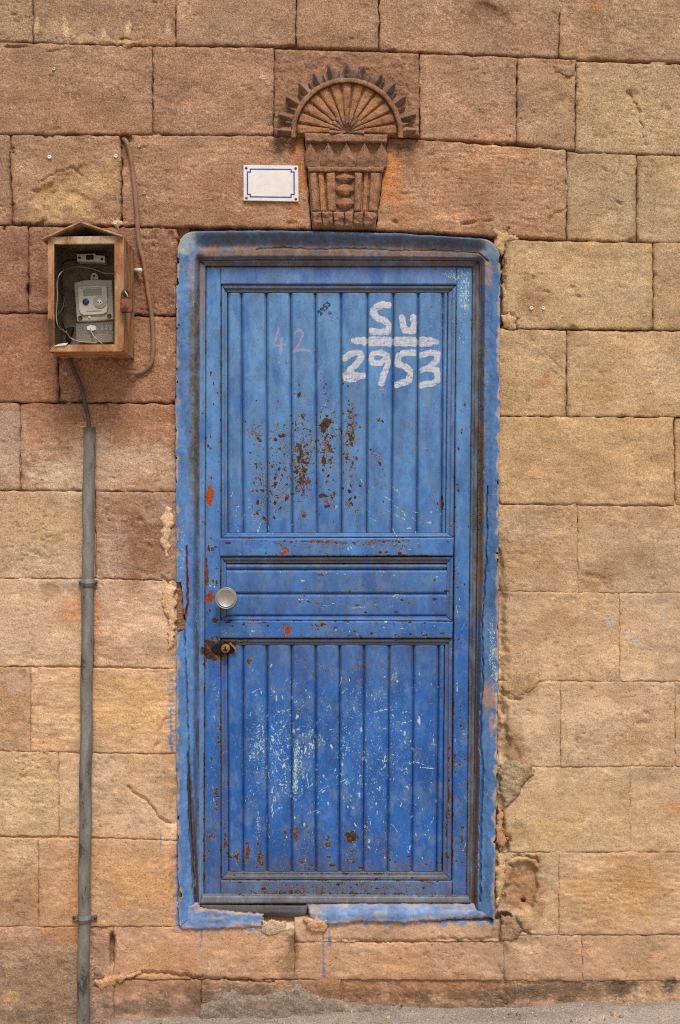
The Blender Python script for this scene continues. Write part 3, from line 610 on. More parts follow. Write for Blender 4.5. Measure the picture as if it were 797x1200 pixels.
# lime mortar bed: deep dirty joints high up, flush pale pointing lower down
gx = np.arange(-60, 962, 2.0); gy = np.arange(-56, 1216, 2.0)
X, Y = np.meshgrid(gx, gy)
deep = fbm(X / 80, Y / 50, 71, 3)
flush = sm(470, 640, Y + 90 * deep + np.where(X > 560, 25, 0))
flush = np.maximum(flush, sm(.25, .5, fbm(X / 34, Y / 30, 75, 3)) * .8)
h = -.024 + .0215 * flush + .0016 * fbm(X / 7, Y / 7, 79, 3) - np.where(flush > .5, .004 * sm(.1, .5, fbm(X / 30, Y / 30, 83, 3)), 0)
R0 = np.minimum(relief(X, Y) * 1.1, 0); h = h + R0
jd = np.full(X.shape, 99.0)
for (a, b, c, d, tint, kw) in ST:
    xs = [p[0] for p in (a, b, c, d)]; ys = [p[1] for p in (a, b, c, d)]
    i0, i1 = np.searchsorted(gy, min(ys) - 8), np.searchsorted(gy, max(ys) + 8); j0, j1 = np.searchsorted(gx, min(xs) - 8), np.searchsorted(gx, max(xs) + 8)
    if i1 > i0 and j1 > j0: jd[i0:i1, j0:j1] = np.minimum(jd[i0:i1, j0:j1], segdist(X[i0:i1, j0:j1], Y[i0:i1, j0:j1], [a, b, c, d], True))
jd = jd + 1.6 * fbm(X / 8, Y / 8, 85, 3)
lowj = sm(560, 650, Y + 60 * deep) * sm(-.75, -.25, fbm(X / 45, Y / 30, 89, 3))
smear = (.0028 + .0013 * fbm(X / 6, Y / 6, 81, 3)) - .007 * sm(.8, 3.6, jd)
h = np.where(lowj > .5, np.maximum(h, smear + R0), h)
Cm = np.ones(X.shape + (1,)) * lin((122, 94, 70)); f3 = flush[..., None]
Cm = Cm * (1 - f3) + f3 * np.where((X > 560)[..., None], lin((192, 166, 132)), lin((186, 150, 110)))
Cm = stains_shade(X, Y, Cm) * (1 + .2 * fbm(X / 9, Y / 9, 87, 3)[..., None])
keep = ~((X > 212) & (X < 578) & (Y > 279) & (Y < 1082)) & ~((X > 222) & (X < 572) & (Y > 267) & (Y < 300))
mk = keep[:-1, :-1] & keep[1:, :-1] & keep[1:, 1:] & keep[:-1, 1:]
V, F, A = compact(W(X, Y, h).reshape(-1, 3), gridfaces(*X.shape, mk), dict(Col=np.concatenate([Cm, np.ones(X.shape + (1,))], -1).reshape(-1, 4), tool=np.zeros(X.size), grain=np.full(X.size, .8), pit=np.full(X.size, .6)))
emit('mortar', V, F, M['stone'], wall, A)

# solid core behind the facing, with the door opening left free
def corebox(x0, y0, x1, y1):
    a = W(x0, y0, 0); b = W(x1, y1, 0); V = []
    for yy in (.05, .45):
        V += [(a[0], yy, a[2]), (b[0], yy, a[2]), (b[0], yy, b[2]), (a[0], yy, b[2])]
    return np.array(V), [(0, 3, 2, 1), (4, 5, 6, 7), (0, 1, 5, 4), (1, 2, 6, 5), (2, 3, 7, 6), (3, 0, 4, 7)]
V, F = join(corebox(-900, -470, 218, 1215), corebox(570, -470, 1700, 1215), corebox(218, -470, 570, 300), corebox(218, 1060, 570, 1215))
emit('wall_core', V, F, M['stone'], wall, dict(Col=np.tile(np.append(lin((150, 118, 86)), 1), (len(V), 1)), tool=np.zeros(len(V)), pit=np.zeros(len(V)), grain=np.full(len(V), .6)), smooth=False)

def blob(name, poly, base, thick, tint, seed, parent=wall, soft=5.0, res=1.2, rag=2.5, rough=1.0, pit=.5, label=None, shade=None):
    """lump of mortar or plaster smeared on the wall: ragged outline, domed, real thickness"""
    xs = [p[0] for p in poly]; ys = [p[1] for p in poly]
    X, Y = np.meshgrid(np.arange(min(xs) - 5, max(xs) + 5, res), np.arange(min(ys) - 5, max(ys) + 5, res))
    s = polysdf(X, Y, poly) + rag * fbm(X / 9, Y / 9, seed, 3) * 1.6
    h = base + thick * np.sqrt(np.clip(-s / soft, 0, 1)) + rough * (.0022 * fbm(X / 16, Y / 16, seed + 3, 3) + .0012 * fbm(X / 5, Y / 5, seed + 5, 3)) * sm(1, -4, s)
    h = np.where(s > 0, base - .012, h)
    k_ = s < 1.5; mk = k_[:-1, :-1] & k_[1:, :-1] & k_[1:, 1:] & k_[:-1, 1:]
    C = np.ones(X.shape + (1,)) * lin(tint) * (1 + .25 * fbm(X / 12, Y / 12, seed + 9, 4)[..., None])
    if shade: C = stains_shade(X, Y, C)
    V, F, A = compact(W(X, Y, h).reshape(-1, 3), gridfaces(*X.shape, mk), dict(Col=np.concatenate([np.clip(C, 0, 1), np.ones(X.shape + (1,))], -1).reshape(-1, 4), tool=np.zeros(X.size), grain=np.full(X.size, .8), pit=np.full(X.size, pit)))
    return emit(name, V, F, M['stone'], parent, A, label=label)

blob('plaster_lump', [(190, 600), (196, 592), (203, 596), (204, 612), (200, 640), (196, 652), (189, 642), (188, 618)], -.002, .012, (206, 172, 134), 11, label='pale plaster lump beside the blue jamb')
blob('plaster_lump', [(190, 686), (200, 682), (206, 690), (206, 730), (204, 756), (197, 762), (196, 726), (190, 708)], -.002, .010, (204, 166, 126), 12)
blob('mortar_lump', [(592, 796), (604, 786), (624, 786), (634, 798), (622, 812), (604, 818), (590, 810)], -.002, .008, (168, 136, 100), 13)
blob('mortar_lump', [(586, 896), (600, 890), (622, 896), (626, 908), (612, 922), (602, 942), (592, 946), (585, 928)], -.002, .013, (158, 134, 106), 14, rough=2.2, pit=1.0)
blob('mortar_lump', [(588, 372), (596, 366), (605, 374), (604, 386), (590, 386)], -.004, .010, (186, 148, 108), 15)
blob('mortar_lump', [(578, 268), (600, 272), (606, 280), (592, 286), (588, 300), (580, 288)], -.006, .008, (184, 152, 112), 16)
blob('mortar_lump', [(583, 1000), (594, 1004), (592, 1030), (588, 1050), (582, 1060), (580, 1030)], -.002, .010, (188, 156, 116), 17)
blob('mortar_lump', [(584, 945), (590, 955), (588, 968), (595, 985), (586, 996), (580, 980)], -.003, .008, (176, 132, 94), 18)
blob('mortar_lump', [(588, 1072), (604, 1078), (612, 1090), (604, 1104), (586, 1102)], -.004, .010, (150, 120, 92), 19, rough=1.8)
blob('mortar_lump', [(108, 47), (122, 42), (140, 46), (168, 44), (172, 52), (150, 56), (130, 52), (114, 56)], -.006, .010, (176, 142, 106), 20, rough=1.6)
blob('mortar_lump', [(130, 258), (140, 254), (146, 262), (138, 268)], -.004, .010, (196, 160, 124), 21)
blob('mortar_lump', [(668, 74), (674, 76), (672, 88), (664, 92), (652, 84), (648, 76)], -.003, .008, (158, 124, 94), 22)
blob('cement_render', [(-40, 1126), (10, 1112), (50, 1108), (96, 1106), (112, 1130), (108, 1165), (120, 1192), (118, 1214), (-40, 1214)], -.002, .012, (150, 122, 98), 23, soft=9, rough=2.0, pit=.9, res=1.6, shade=True)
blob('base_render', [(236, 1176), (262, 1160), (300, 1166), (330, 1160), (352, 1152), (366, 1164), (420, 1176), (470, 1178), (470, 1216), (226, 1216)], -.006, .011, (136, 118, 102), 24, soft=8, rough=2.4, pit=.9, res=1.6)
blob('mortar_lump', [(110, 1150), (130, 1142), (152, 1142), (164, 1138), (160, 1146), (140, 1152), (118, 1160)], -.001, .009, (196, 150, 108), 25)
blob('mortar_lump', [(306, 1078), (334, 1079), (334, 1090), (326, 1096), (306, 1094)], -.004, .005, (186, 156, 128), 26, rough=1.2)
blob('mortar_lump', [(356, 1078), (372, 1070), (384, 1078), (380, 1092), (362, 1092)], -.002, .012, (192, 150, 114), 27, rough=1.4)

# plastic plugs left in the stone
for (px, py, r, mm) in [(63, 81, 2.6, 'meter'), (58, 184, 3.0, 'white'), (136, 183, 2.8, 'white'), (169, 226, 2.4, 'meter'), (163, 171, 2.4, 'meter'), (146, 112, 1.6, 'meter'), (77, 438, 3.0, 'meter'),
                        (623, 361, 2.8, 'white'), (637, 361, 2.8, 'white'), (626, 321, 2.4, 'meter'), (135, 261, 3.0, 'white')]:
    r *= S * .8
    V, F = lathe(px, py, [(r * .25, .0035), (r * .3, .005), (r * .85, .006), (r, .004), (r, -.012)], 14)
    emit('wall_plug', V, F, M[mm], wall)
V, F = tube([W(158, 317, .004), W(165, 316.5, .03)], 3.0 * S * .8, 12, 1); emit('wall_plug', V, F, M['white'], wall)

# ------------------------------------------------------------------ carved keystone (part of the wall)
KT = (146, 108, 82)
def carve(name, X, Y, h, mask=None, tint=KT, seed=1, parent=None, pit=.4, back=None, closeu=False, tintmap=None):
    h = h + .0033 * fbm(X / 7, Y / 7, 1200 + seed, 3) + .0010 * fbm(X / 2.2, Y / 2.2, 1230, 2)
    C = np.ones(X.shape + (1,)) * (lin(tint) if tintmap is None else tintmap) * (1 + .30 * fbm(X / 11, Y / 11, 1260, 4)[..., None] + .22 * fbm(X / 40, Y / 30, 1270, 3)[..., None])
    C = np.clip(C, 0, 1)
    P = W(X, Y, h)
    V, F, A = compact(P.reshape(-1, 3), gridfaces(*X.shape, mask), dict(Col=np.concatenate([C, np.ones(X.shape + (1,))], -1).reshape(-1, 4), tool=np.zeros(X.size), grain=np.full(X.size, .8), pit=np.full(X.size, pit)))
    return emit(name, V, F, M['stone'], parent, A)

def skirted(quad, top, res=1.0, name='', base=-.03, bev=1.6, bm=.004, **kw):
    """carved block over a quad: bevelled rim, sides running back to the wall"""
    U, V, X, Y, du, dv, ring, w_, h_ = slabgrid(quad, res)
    d = rdist(du, dv, bev); e = np.clip(d / bev, 0, 1)
    t = top(U, V, X, Y) if callable(top) else top
    h = t - bm * (1 - np.sqrt(np.clip(1 - (1 - e) ** 2, 0, 1)))
    X = X + sm(4, 0, d) * .7 * gn(X / 6, Y / 6, 5); Y = Y + sm(4, 0, d) * .7 * gn(X / 6, Y / 6, 9)
    k = (DIST - np.asarray(h)) / (DIST - base)                      # straight sides
    X = np.where(ring, (X - CX) * k + CX, X); Y = np.where(ring, (Y - CY) * k + CY, Y)
    return carve(name, X, Y, np.where(ring, base, h), **kw)

def ridge(name, p0, p1, w0, w1, base, hgt, flat=.5, n=26, m=11, **kw):
    """half round bar from p0 to p1, half widths w0 -> w1"""
    p0 = np.array(p0, float); p1 = np.array(p1, float); t = (p1 - p0); L = np.hypot(*t); t /= L; nrm = np.array([-t[1], t[0]])
    u = np.linspace(-1, 1, m); u = np.sign(u) * np.abs(u) ** .8; v = np.linspace(0, 1, n)
    U, V = np.meshgrid(u, v); hw = (w0 * (1 - V) + w1 * V)
    end = np.clip(np.minimum(V, 1 - V) * L / 3.0, 0, 1); end = np.sqrt(np.clip(1 - (1 - end) ** 2, 0, 1))
    X = p0[0] + t[0] * L * V + nrm[0] * U * hw; Y = p0[1] + t[1] * L * V + nrm[1] * U * hw
    return carve(name, X, Y, base + hgt * np.clip(1 - np.abs(U) ** (2 / flat), 0, 1) ** flat * end, **kw)

def dome(name, cx, cy, rx, ry, base, hgt, p=.5, n=10, m=28, lob=0, lamp=0, **kw):
    r = np.linspace(0, 1, n) ** .8; a = np.linspace(0, 2 * math.pi, m)
    R, A = np.meshgrid(r, a); q = 1.18 / (np.abs(np.cos(A)) + np.abs(np.sin(A))) ** .75
    X = cx + rx * R * np.cos(A) * q; Y = cy + ry * R * np.sin(A) * q
    return carve(name, X, Y, base + hgt * np.clip(1 - R ** 2, 0, 1) ** p * (1 + (lamp * 3 * np.cos(lob * A) * R if lob else 0)), **kw)

KX, KY = 406.5, 157.0
fanfloor = lambda U, V, X, Y: np.where(np.hypot(X - KX, Y - KY) < 66, .010, .003 + .0015 * fbm(X / 12, Y / 12, 3, 3)) + .006 * sm(70, 67, np.hypot(X - KX, Y - KY))
key = skirted([(322, 58), (491, 63), (491, 160), (321, 158)], fanfloor, .9, 'keystone', base=-.05, bev=3, bm=.006, parent=wall, tint=(148, 110, 84), seed=2)
key['label'] = 'carved keystone with a fan of petals over a fluted bracket'
# overhanging half disc under the petals
V_ = []
for nm, r0, r1, b0, hh in [('arch_ring', 59.5, 66.5, .012, .024)]:
    a = np.linspace(math.pi * 1.02, -.02 * math.pi, 90); u = np.linspace(-1, 1, 9); U, A = np.meshgrid(u, a)
    R = (r0 + r1) / 2 + U * (r1 - r0) / 2 + .5 * gn(A * 8, U, 4)
    carve(nm, KX + R * np.cos(A), KY - R * np.sin(A), b0 + hh * np.clip(1 - np.abs(U) ** 5, 0, 1) ** .5, parent=key, tint=(142, 104, 78), seed=3)
for i in range(13):
    a = math.radians(176 - i * 172 / 12)
    wid = 7.3
    tn = np.array((160, 114, 78) if i in (4, 5, 7, 8, 9) else (150, 106, 76)) + rng.normal(0, 4)
    ridge('fan_petal', (KX + 17 * math.cos(a), KY - 3 - 15 * math.sin(a)), (KX + 60 * math.cos(a), KY - 1 - 60 * math.sin(a)), 2.6, wid, .004, .022, .5, parent=key, tint=tuple(tn), seed=20 + i)
for i in range(25):
    main = i % 2 == 0
    a = math.radians(177 - i * 174 / 24) + rng.normal(0, .012); L = (19 if main else 11.5) + rng.normal(0, 1.0); bw = 7.9 if main else 7.0
    u = np.linspace(-1, 1, 13); v = np.linspace(0, 1, 14); U, V = np.meshgrid(u, v)
    hw = bw * (1 - V ** 1.7) + .5
    rr = 64.5 + L * V; er, et = np.array([math.cos(a), -math.sin(a)]), np.array([math.sin(a), math.cos(a)])
    X = KX + rr * er[0] + U * hw * et[0]; Y = KY + rr * er[1] + U * hw * et[1]
    if main: h = .010 + (1 - np.abs(U)) * (.018 + .012 * V) + (.014 + rng.normal(0, .003)) * V ** 2 * (1 - np.abs(U) * .4)
    else: h = .009 + (1 - np.abs(U)) * .018
    edge = (np.abs(U) > .999) | (V > .999); h = np.where(edge, -.004, h)
    carve('leaf_tooth', X, Y, h, parent=key, tint=tuple(np.array((140, 106, 84)) * (1 - max(0, math.sin(a)) ** 2) + np.array((112, 92, 80)) * max(0, math.sin(a)) ** 2 + rng.normal(0, 5)), seed=40 + i)
# rosette: shell of small lobes
r_ = np.linspace(0, 1, 26); a_ = np.linspace(math.radians(-8), math.radians(188), 150); R, A = np.meshgrid(r_, a_)
lobe = np.abs(np.cos((A - math.radians(-8)) / math.radians(196) * 11 * math.pi / 1.0 - math.pi / 2))
RR = R * 21.5 * (.88 + .12 * lobe ** .6)
h = .020 + .012 * np.sin(np.clip(R, 0, 1) * math.pi * .62) + .007 * lobe ** .7 * sm(.15, .5, R); h = np.where(R > .99, .004, h)
carve('rosette', KX + RR * np.cos(A), KY - 2 - RR * np.sin(A), h, parent=key, tint=(138, 103, 80), seed=60)
# soffit of the fan: the end blocks that overhang the lower stones
for x0, x1 in [(321, 358), (453, 491)]:
    skirted([(x0, 150), (x1, 150.5), (x1, 160), (x0, 158.5)], lambda U, V, X, Y: .018 + .004 * gn(X / 8, Y / 8, 3), 1.0, 'fan_end', base=-.02, bev=2.5, bm=.006, parent=key, tint=(138, 102, 78), seed=70)
# bracket below
def KB(t): return (357.5 + 9 * t, 453 - 14 * t)          # left and right edge at t = 0 (top) .. 1 (bottom)
skirted([(357, 157), (454, 158.5), (440, 268), (366, 267)], .012, 1.2, 'bracket_body', base=-.05, bev=2, bm=.004, parent=key, tint=(146, 106, 78), seed=80)
skirted([(356, 156), (454.5, 157.5), (453, 167), (358, 166)], .034, 1.0, 'bracket_fillet', base=-.03, bev=2.5, bm=.005, parent=key, tint=(140, 104, 80), seed=81)
for i, cxk in enumerate([363.5, 384.5, 406, 427.5, 447.5]):
    u = np.linspace(-1, 1, 15); v = np.linspace(0, 1, 20); U, V = np.meshgrid(u, v)
    hw = np.where(V < .7, .6 + (V / .7) ** .95 * 10.2, 10.8 - (V - .7) * 1.5)
    if i in (0, 4): hw = np.minimum(hw, 8)
    X = cxk + U * hw - (cxk - 405) * .05 * V; Y = 166.5 + 31 * V
    h = .015 + (1 - np.abs(U)) ** .9 * .017 * (1 - .45 * V) + .006 * np.sin(V * math.pi)
    h = np.where((np.abs(U) > .999) | (V < .001) | (V > .999), .006, h)
    carve('carved_leaf', X, Y, h, parent=key, tint=(142, 106, 82), seed=90 + i)
skirted([(360.5, 195.5), (450, 195.5), (449, 201), (361, 201)], lambda U, V, X, Y: .030 + .003 * np.cos((X - 406) / 21.5 * 2 * math.pi), .9, 'bracket_fillet', base=-.02, bev=2.2, bm=.005, parent=key, tint=(138, 102, 78), seed=96)
for i, (xa, xb) in enumerate([(362, 371), (372.5, 380), (381.5, 393), (415.5, 425), (426.5, 432.5), (434, 447)]):
    xm = (xa + xb) / 2; hw = (xb - xa) / 2; sh = -(xm - 404) * .10
    ridge('carved_flute', (xm, 201), (xm + sh, 249), hw, hw * .9, .011, .018 if hw > 4 else .010, .4, 24, 11, parent=key, tint=(160, 112, 76) if hw < 4 else (146, 106, 78), seed=100 + i)
for i, (by, ry) in enumerate([(208.5, 7.2), (223, 8.2), (238.5, 7.6)]):
    dome('carved_bead', 404.3, by, 11.2, ry * 1.08, .010, .021, .75, parent=key, tint=(148, 106, 78), seed=110 + i)
for x0, x1 in [(365, 376), (377, 389.5), (390.5, 403), (404, 414), (415, 426), (427, 441)]:
    skirted([(x0, 248), (x1, 248), (x1 - (x1 - 404) * .06, 266.5), (x0 - (x0 - 404) * .06, 266.5)], lambda U, V, X, Y: .030 - .012 * V ** 2 + .004 * fbm(X / 8, Y / 6, 8, 3), .9, 'base_block', base=-.02, bev=2.6, bm=.007, parent=key, tint=(140, 104, 82), seed=120)

# ------------------------------------------------------------------ paint wear fields (elevation units)
# rust: cx, cy, rx, ry, rot, amount
RUST = [
    (350, 545, 64, 74, 0, .58), (390, 515, 50, 56, 0, .58), (322, 560, 42, 60, 0, .58), (300, 505, 14, 20, 0, .62), (440, 560, 30, 50, 0, .45), (400, 700, 130, 30, 0, .46), (395, 640, 130, 8, 0, .55), (395, 738, 130, 8, 0, .52), (395, 985, 125, 32, 0, .50), (390, 800, 120, 40, 0, .44), (250, 880, 8, 160, 0, .50), (541, 880, 8, 160, 0, .50), (395, 1040, 140, 9, 0, .62),
    (297, 492, 9, 7, 0, .55), (301, 545, 9, 34, 0, .55), (300, 598, 12, 16, 0, .55), (328, 512, 13, 30, 0, .62), (326, 580, 12, 26, 0, .62), (354, 500, 12, 30, 0, .66),
    (353, 545, 13, 44, 0, .86), (356, 600, 8, 14, 0, .6), (383, 470, 9, 16, 0, .6), (381, 497, 7, 12, .2, 1.35), (382, 528, 11, 28, 0, .8), (386, 580, 11, 26, 0, .62), (391, 580, 4, 5, 0, 1.0),
    (412, 490, 10, 22, 0, .74), (411, 512, 9, 16, 0, .78), (410, 555, 10, 36, 0, .6), (409, 592, 6, 7, 0, .85), (418, 606, 5, 16, 0, .6), (444, 492, 4, 3, 0, .9), (441, 535, 9, 10, 0, .66), (440, 500, 10, 20, 0, .4),
    (383, 446, 6, 8, 0, .5), (412, 456, 8, 8, 0, .45), (345, 425, 10, 6, 0, .4), (336, 424, 4, 3, 0, .6), (360, 466, 12, 20, 0, .45), (300, 460, 6, 10, 0, .3),
    (518.5, 590, 2.2, 11, 0, 1.3), (513, 590, 1.5, 4, 0, .9), (519, 350, 1, 1, 0, 0),
    (246, 580, 5, 15, .1, 1.35), (244, 640, 2, 8, 0, .9), (242, 660, 2, 10, 0, 1.1), (246, 701, 6, 9, .3, 1.35), (242, 676, 3, 12, 0, 1.2), (252, 727, 4.5, 3.5, 0, 1.1), (249, 644, 2, 3, 0, .9), (254, 684, 1.5, 6, 0, 1.1), (255, 460, 1.2, 4, 0, .9),
    (375, 635, 30, 2.0, .02, 1.0), (400, 636, 10, 3, 0, 1.05), (335, 645, 9, 4, .4, 1.0), (325, 636, 8, 2, 0, .9), (300, 634, 20, 1.2, 0, .8), (455, 634, 45, 1.4, 0, .9), (430, 637, 16, 4, 0, .75), (470, 641, 16, 5, 0, .7),
    (480, 651.5, 46, 1.6, 0, 1.1), (400, 651, 140, 1.2, 0, .75), (376, 674, 8, 2, .1, .95), (330, 671, 10, 2, 0, .55), (410, 680, 14, 6, 0, .6), (350, 705, 10, 8, 0, .5), (372, 708, 3, 8, 0, .62), (480, 705, 20, 8, 0, .5), (325, 703, 4, 3, 0, .8),
    (338, 739, 5, 7, .1, 1.25), (372, 733, 14, 2.6, 0, .95), (300, 731, 26, 1.2, 0, .85), (440, 730, 60, 1.1, 0, .85), (455, 738, 12, 2, 0, .8), (390, 742, 6, 4, 0, .6), (400, 748, 140, 1.3, 0, .75),
    (252, 762, 17, 15, 0, 1.5), (268, 758, 12, 10, .3, 1.35), (280, 752, 16, 4, 0, .8), (292, 774, 4, 4.5, .4, 1.15), (300, 805, 8, 8, 0, .4), (372, 785, 12, 14, 0, .55), (360, 780, 6, 8, 0, .5), (385, 830, 3, 10, 0, .5), (352, 830, 8, 10, 0, .55),
    (420, 780, 16, 12, 0, .55), (470, 810, 8, 14, 0, .4), (430, 803, 3, 4, 0, .7), (518, 800, 1.6, 10, 0, .6),
    (277, 1003, 5.5, 8, 0, 1.0), (290, 998, 3.5, 18, .05, 1.05), (305, 1006, 5, 14, -.1, 1.0), (303, 985, 4, 20, 0, .7), (334, 975, 1.4, 16, 0, .95), (347, 976, 3.4, 16, 0, 1.05), (361, 972, 4, 10, 0, .8), (352, 1010, 12, 10, 0, .7), (384, 985, 10, 12, 0, .75), (383, 1008, 12, 10, 0, .6),
    (412, 981, 9.5, 8, .2, 1.35), (429, 975, 2, 22, 0, .85), (410, 1002, 10, 18, 0, .65), (454, 1005, 4, 16, 0, .72), (453, 990, 2, 16, 0, .6), (424, 945, 3, 12, 0, .6), (480, 1012, 20, 8, 0, .5), (395, 1016, 130, 5, 0, .55),
    (250, 890, 10, 3, 0, .75), (254, 935, 2.4, 22, 0, .9), (256, 860, 2, 20, 0, .85), (247, 980, 8, 6, .5, .75), (244, 1000, 3, 8, .5, .7), (264, 985, 2.4, 34, 0, .85), (250, 1015, 12, 3, .3, .5), (270, 1030, 20, 10, 0, .3),
    (518, 1005, 1.8, 26, 0, 1.0), (526, 920, 1.8, 60, 0, .95), (523, 980, 1.4, 40, 0, .95), (533, 890, 2.5, 16, 0, .9), (532, 905, 5, 12, 0, .75), (541, 985, 3, 30, 0, .75), (541, 880, 3, 20, 0, .6), (504, 1034, 6, 4, .5, .8), (528, 860, 1.4, 40, 0, .8), (535, 810, 1.2, 40, 0, .5), (534, 470, 1, 20, 0, .75), (533, 690, 1.2, 20, 0, .55),
    (395, 1048, 150, 3.0, 0, .85), (330, 1046, 60, 4, 0, .8), (395, 1024, 130, 1.6, 0, .8), (360, 318, 18, 2, -.1, .35), (312, 323, 12, 4, .3, .4),
]
PALE = [
    (330, 890, 60, 84, 0, .74), (440, 880, 80, 120, 0, .64), (390, 690, 120, 30, 0, .34), (380, 590, 120, 36, 0, .36), (520, 390, 30, 60, 0, .45),
    (320, 870, 12, 26, 0, .75), (300, 872, 12, 40, 0, .85), (296, 930, 8, 26, 0, .7), (325, 880, 10, 40, .1, .85), (322, 930, 8, 20, 0, .8), (347, 900, 5, 50, .06, 1.15), (352, 905, 9, 16, 0, .85), (363, 865, 4, 34, 0, .9), (375, 868, 10, 16, -.5, .85), (392, 880, 8, 10, 0, .7),
    (372, 920, 3, 40, 0, .7), (303, 965, 4, 26, 0, .9), (318, 960, 6, 40, 0, .6), (280, 990, 4, 20, 0, .6), (277, 940, 4, 30, 0, .4), (385, 830, 12, 4, -.5, .8), (340, 800, 9, 10, 0, .8), (352, 830, 8, 14, 0, .75), (300, 800, 8, 12, 0, .45), (320, 812, 8, 18, 0, .7), (290, 820, 10, 20, 0, .4),
    (405, 870, 12, 30, 0, .75), (402, 900, 6, 20, 0, .6), (412, 830, 12, 6, -.4, .7), (430, 828, 10, 2, 0, .8), (446, 830, 3, 8, .3, .8), (462, 790, 6, 14, .3, .8), (489, 800, 6, 22, .2, .7), (470, 810, 22, 4, -.1, .65), (505, 920, 2, 24, .1, .8), (500, 970, 4, 24, -.3, .8), (480, 985, 14, 24, -.3, .55), (460, 870, 14, 16, 0, .4), (440, 862, 12, 10, .4, .5), (430, 905, 6, 12, 0, .5), (474, 920, 8, 20, 0, .4), (455, 975, 8, 26, .2, .55), (530, 760, 2, 12, 0, .8), (534, 750, 3, 10, 0, .7),
    (278, 610, 5, 18, 0, .6), (302, 612, 6, 10, 0, .8), (293, 590, 4, 12, 0, .6), (250, 560, 4, 20, 0, .35), (255, 820, 4, 10, 0, .8), (250, 790, 5, 20, 0, .5), (434, 578, 8, 3, .8, .75), (466, 574, 2, 7, -.3, .9), (472, 601, 10, 2.4, .65, .95), (448, 590, 8, 10, 0, .4), (420, 618, 30, 6, 0, .45), (506, 606, 8, 16, 0, .4), (380, 618, 8, 10, 0, .5),
    (332, 670, 12, 2.4, 0, .9), (290, 668, 14, 2, 0, .7), (440, 669.5, 40, 1.4, 0, .6), (420, 712, 16, 1.6, -.08, 1.0), (440, 709, 6, 1.4, -.3, .9), (370, 708, 4, 8, 0, .7), (378, 714, 4, 4, 0, .8), (535, 714, 2.5, 10, 0, .8), (408, 643, 4, 4, 0, 1.0), (440, 640, 10, 4, 0, .85), (478, 637, 20, 2.6, 0, .7), (497, 745, 4, 6, 0, .8), (508, 742, 4, 5, 0, .6),
    (544, 345, 8, 34, 0, 1.05), (536, 322, 24, 9, 0, .95), (500, 328, 26, 5, 0, .55), (541, 395, 5, 26, 0, .7), (531, 360, 5, 40, 0, .7), (508, 385, 14, 34, 0, .5), (520, 380, 4, 40, 0, .75), (522, 430, 3, 30, 0, .7), (468, 327, 30, 4, 0, .35), (366, 478, 2, 5, 0, .9), (381, 474, 3, 5, 0, .9), (352, 446, 14, 4, 0, .3), (320, 375, 4, 4, 0, .4), (302, 325, 14, 8, -.6, .35), (310, 323, 10, 5, .4, .4),
    (238, 700, 1.6, 300, 0, .55), (213, 640, 5, 50, 0, .6), (230, 700, 3, 80, 0, .55), (577, 760, 6, 44, 0, .8), (580, 790, 4, 26, 0, .8), (572, 560, 5, 30, 0, .3), (213, 690, 4, 50, 0, .5), (216, 770, 8, 30, 0, .4), (215, 850, 8, 40, 0, .35), (560, 1010, 6, 26, 0, .6),
]
rs = np.random.default_rng(11); SCR = []
def scr(n, x0, x1, y0, y1, l0, l1, a0, a1):
    for _ in range(n):
        x, y, l, a = rs.uniform(x0, x1), rs.uniform(y0, y1), rs.uniform(l0, l1), rs.uniform(a0, a1); b = a + rs.normal(0, .12)
        SCR.append(([(x, y), (x + l * .5 * math.cos(a), y + l * .5 * math.sin(a)), (x + l * .5 * (math.cos(a) + math.cos(b)), y + l * .5 * (math.sin(a) + math.sin(b)))], rs.uniform(.0, .4)))
scr(44, 285, 420, 790, 960, 3, 13, -1.2, -.1); scr(18, 290, 370, 840, 1000, 6, 22, 1.4, 1.75); scr(22, 400, 515, 780, 1010, 3, 13, .6, 2.4); scr(10, 430, 515, 800, 900, 6, 16, -.4, .3)
scr(14, 420, 490, 560, 620, 4, 16, .4, 1.5); scr(10, 270, 330, 560, 622, 4, 12, 1.2, 2.0); scr(10, 300, 500, 668, 722, 4, 20, -.3, .3); scr(10, 242, 256, 780, 1040, 4, 14, .8, 2.2); scr(8, 532, 548, 640, 1040, 5, 14, 1.2, 2.0); scr(12, 262, 520, 350, 470, 3, 9, 0, 3)
def field(L, X, Y, mx=True, wob=.35):
    nz = fbm(X / 8, Y / 8, 901, 3) * wob; f = np.zeros(X.shape)
    for (cx, cy, rx, ry, rot, am) in L:
        R = 1.7 * max(rx, ry)
        if am == 0 or X.max() < cx - R or X.min() > cx + R or Y.max() < cy - R or Y.min() > cy + R: continue
        f = np.maximum(f, am * sm(1.45, .35, ell(X, Y, cx, cy, rx, ry, rot) + nz))
    return f

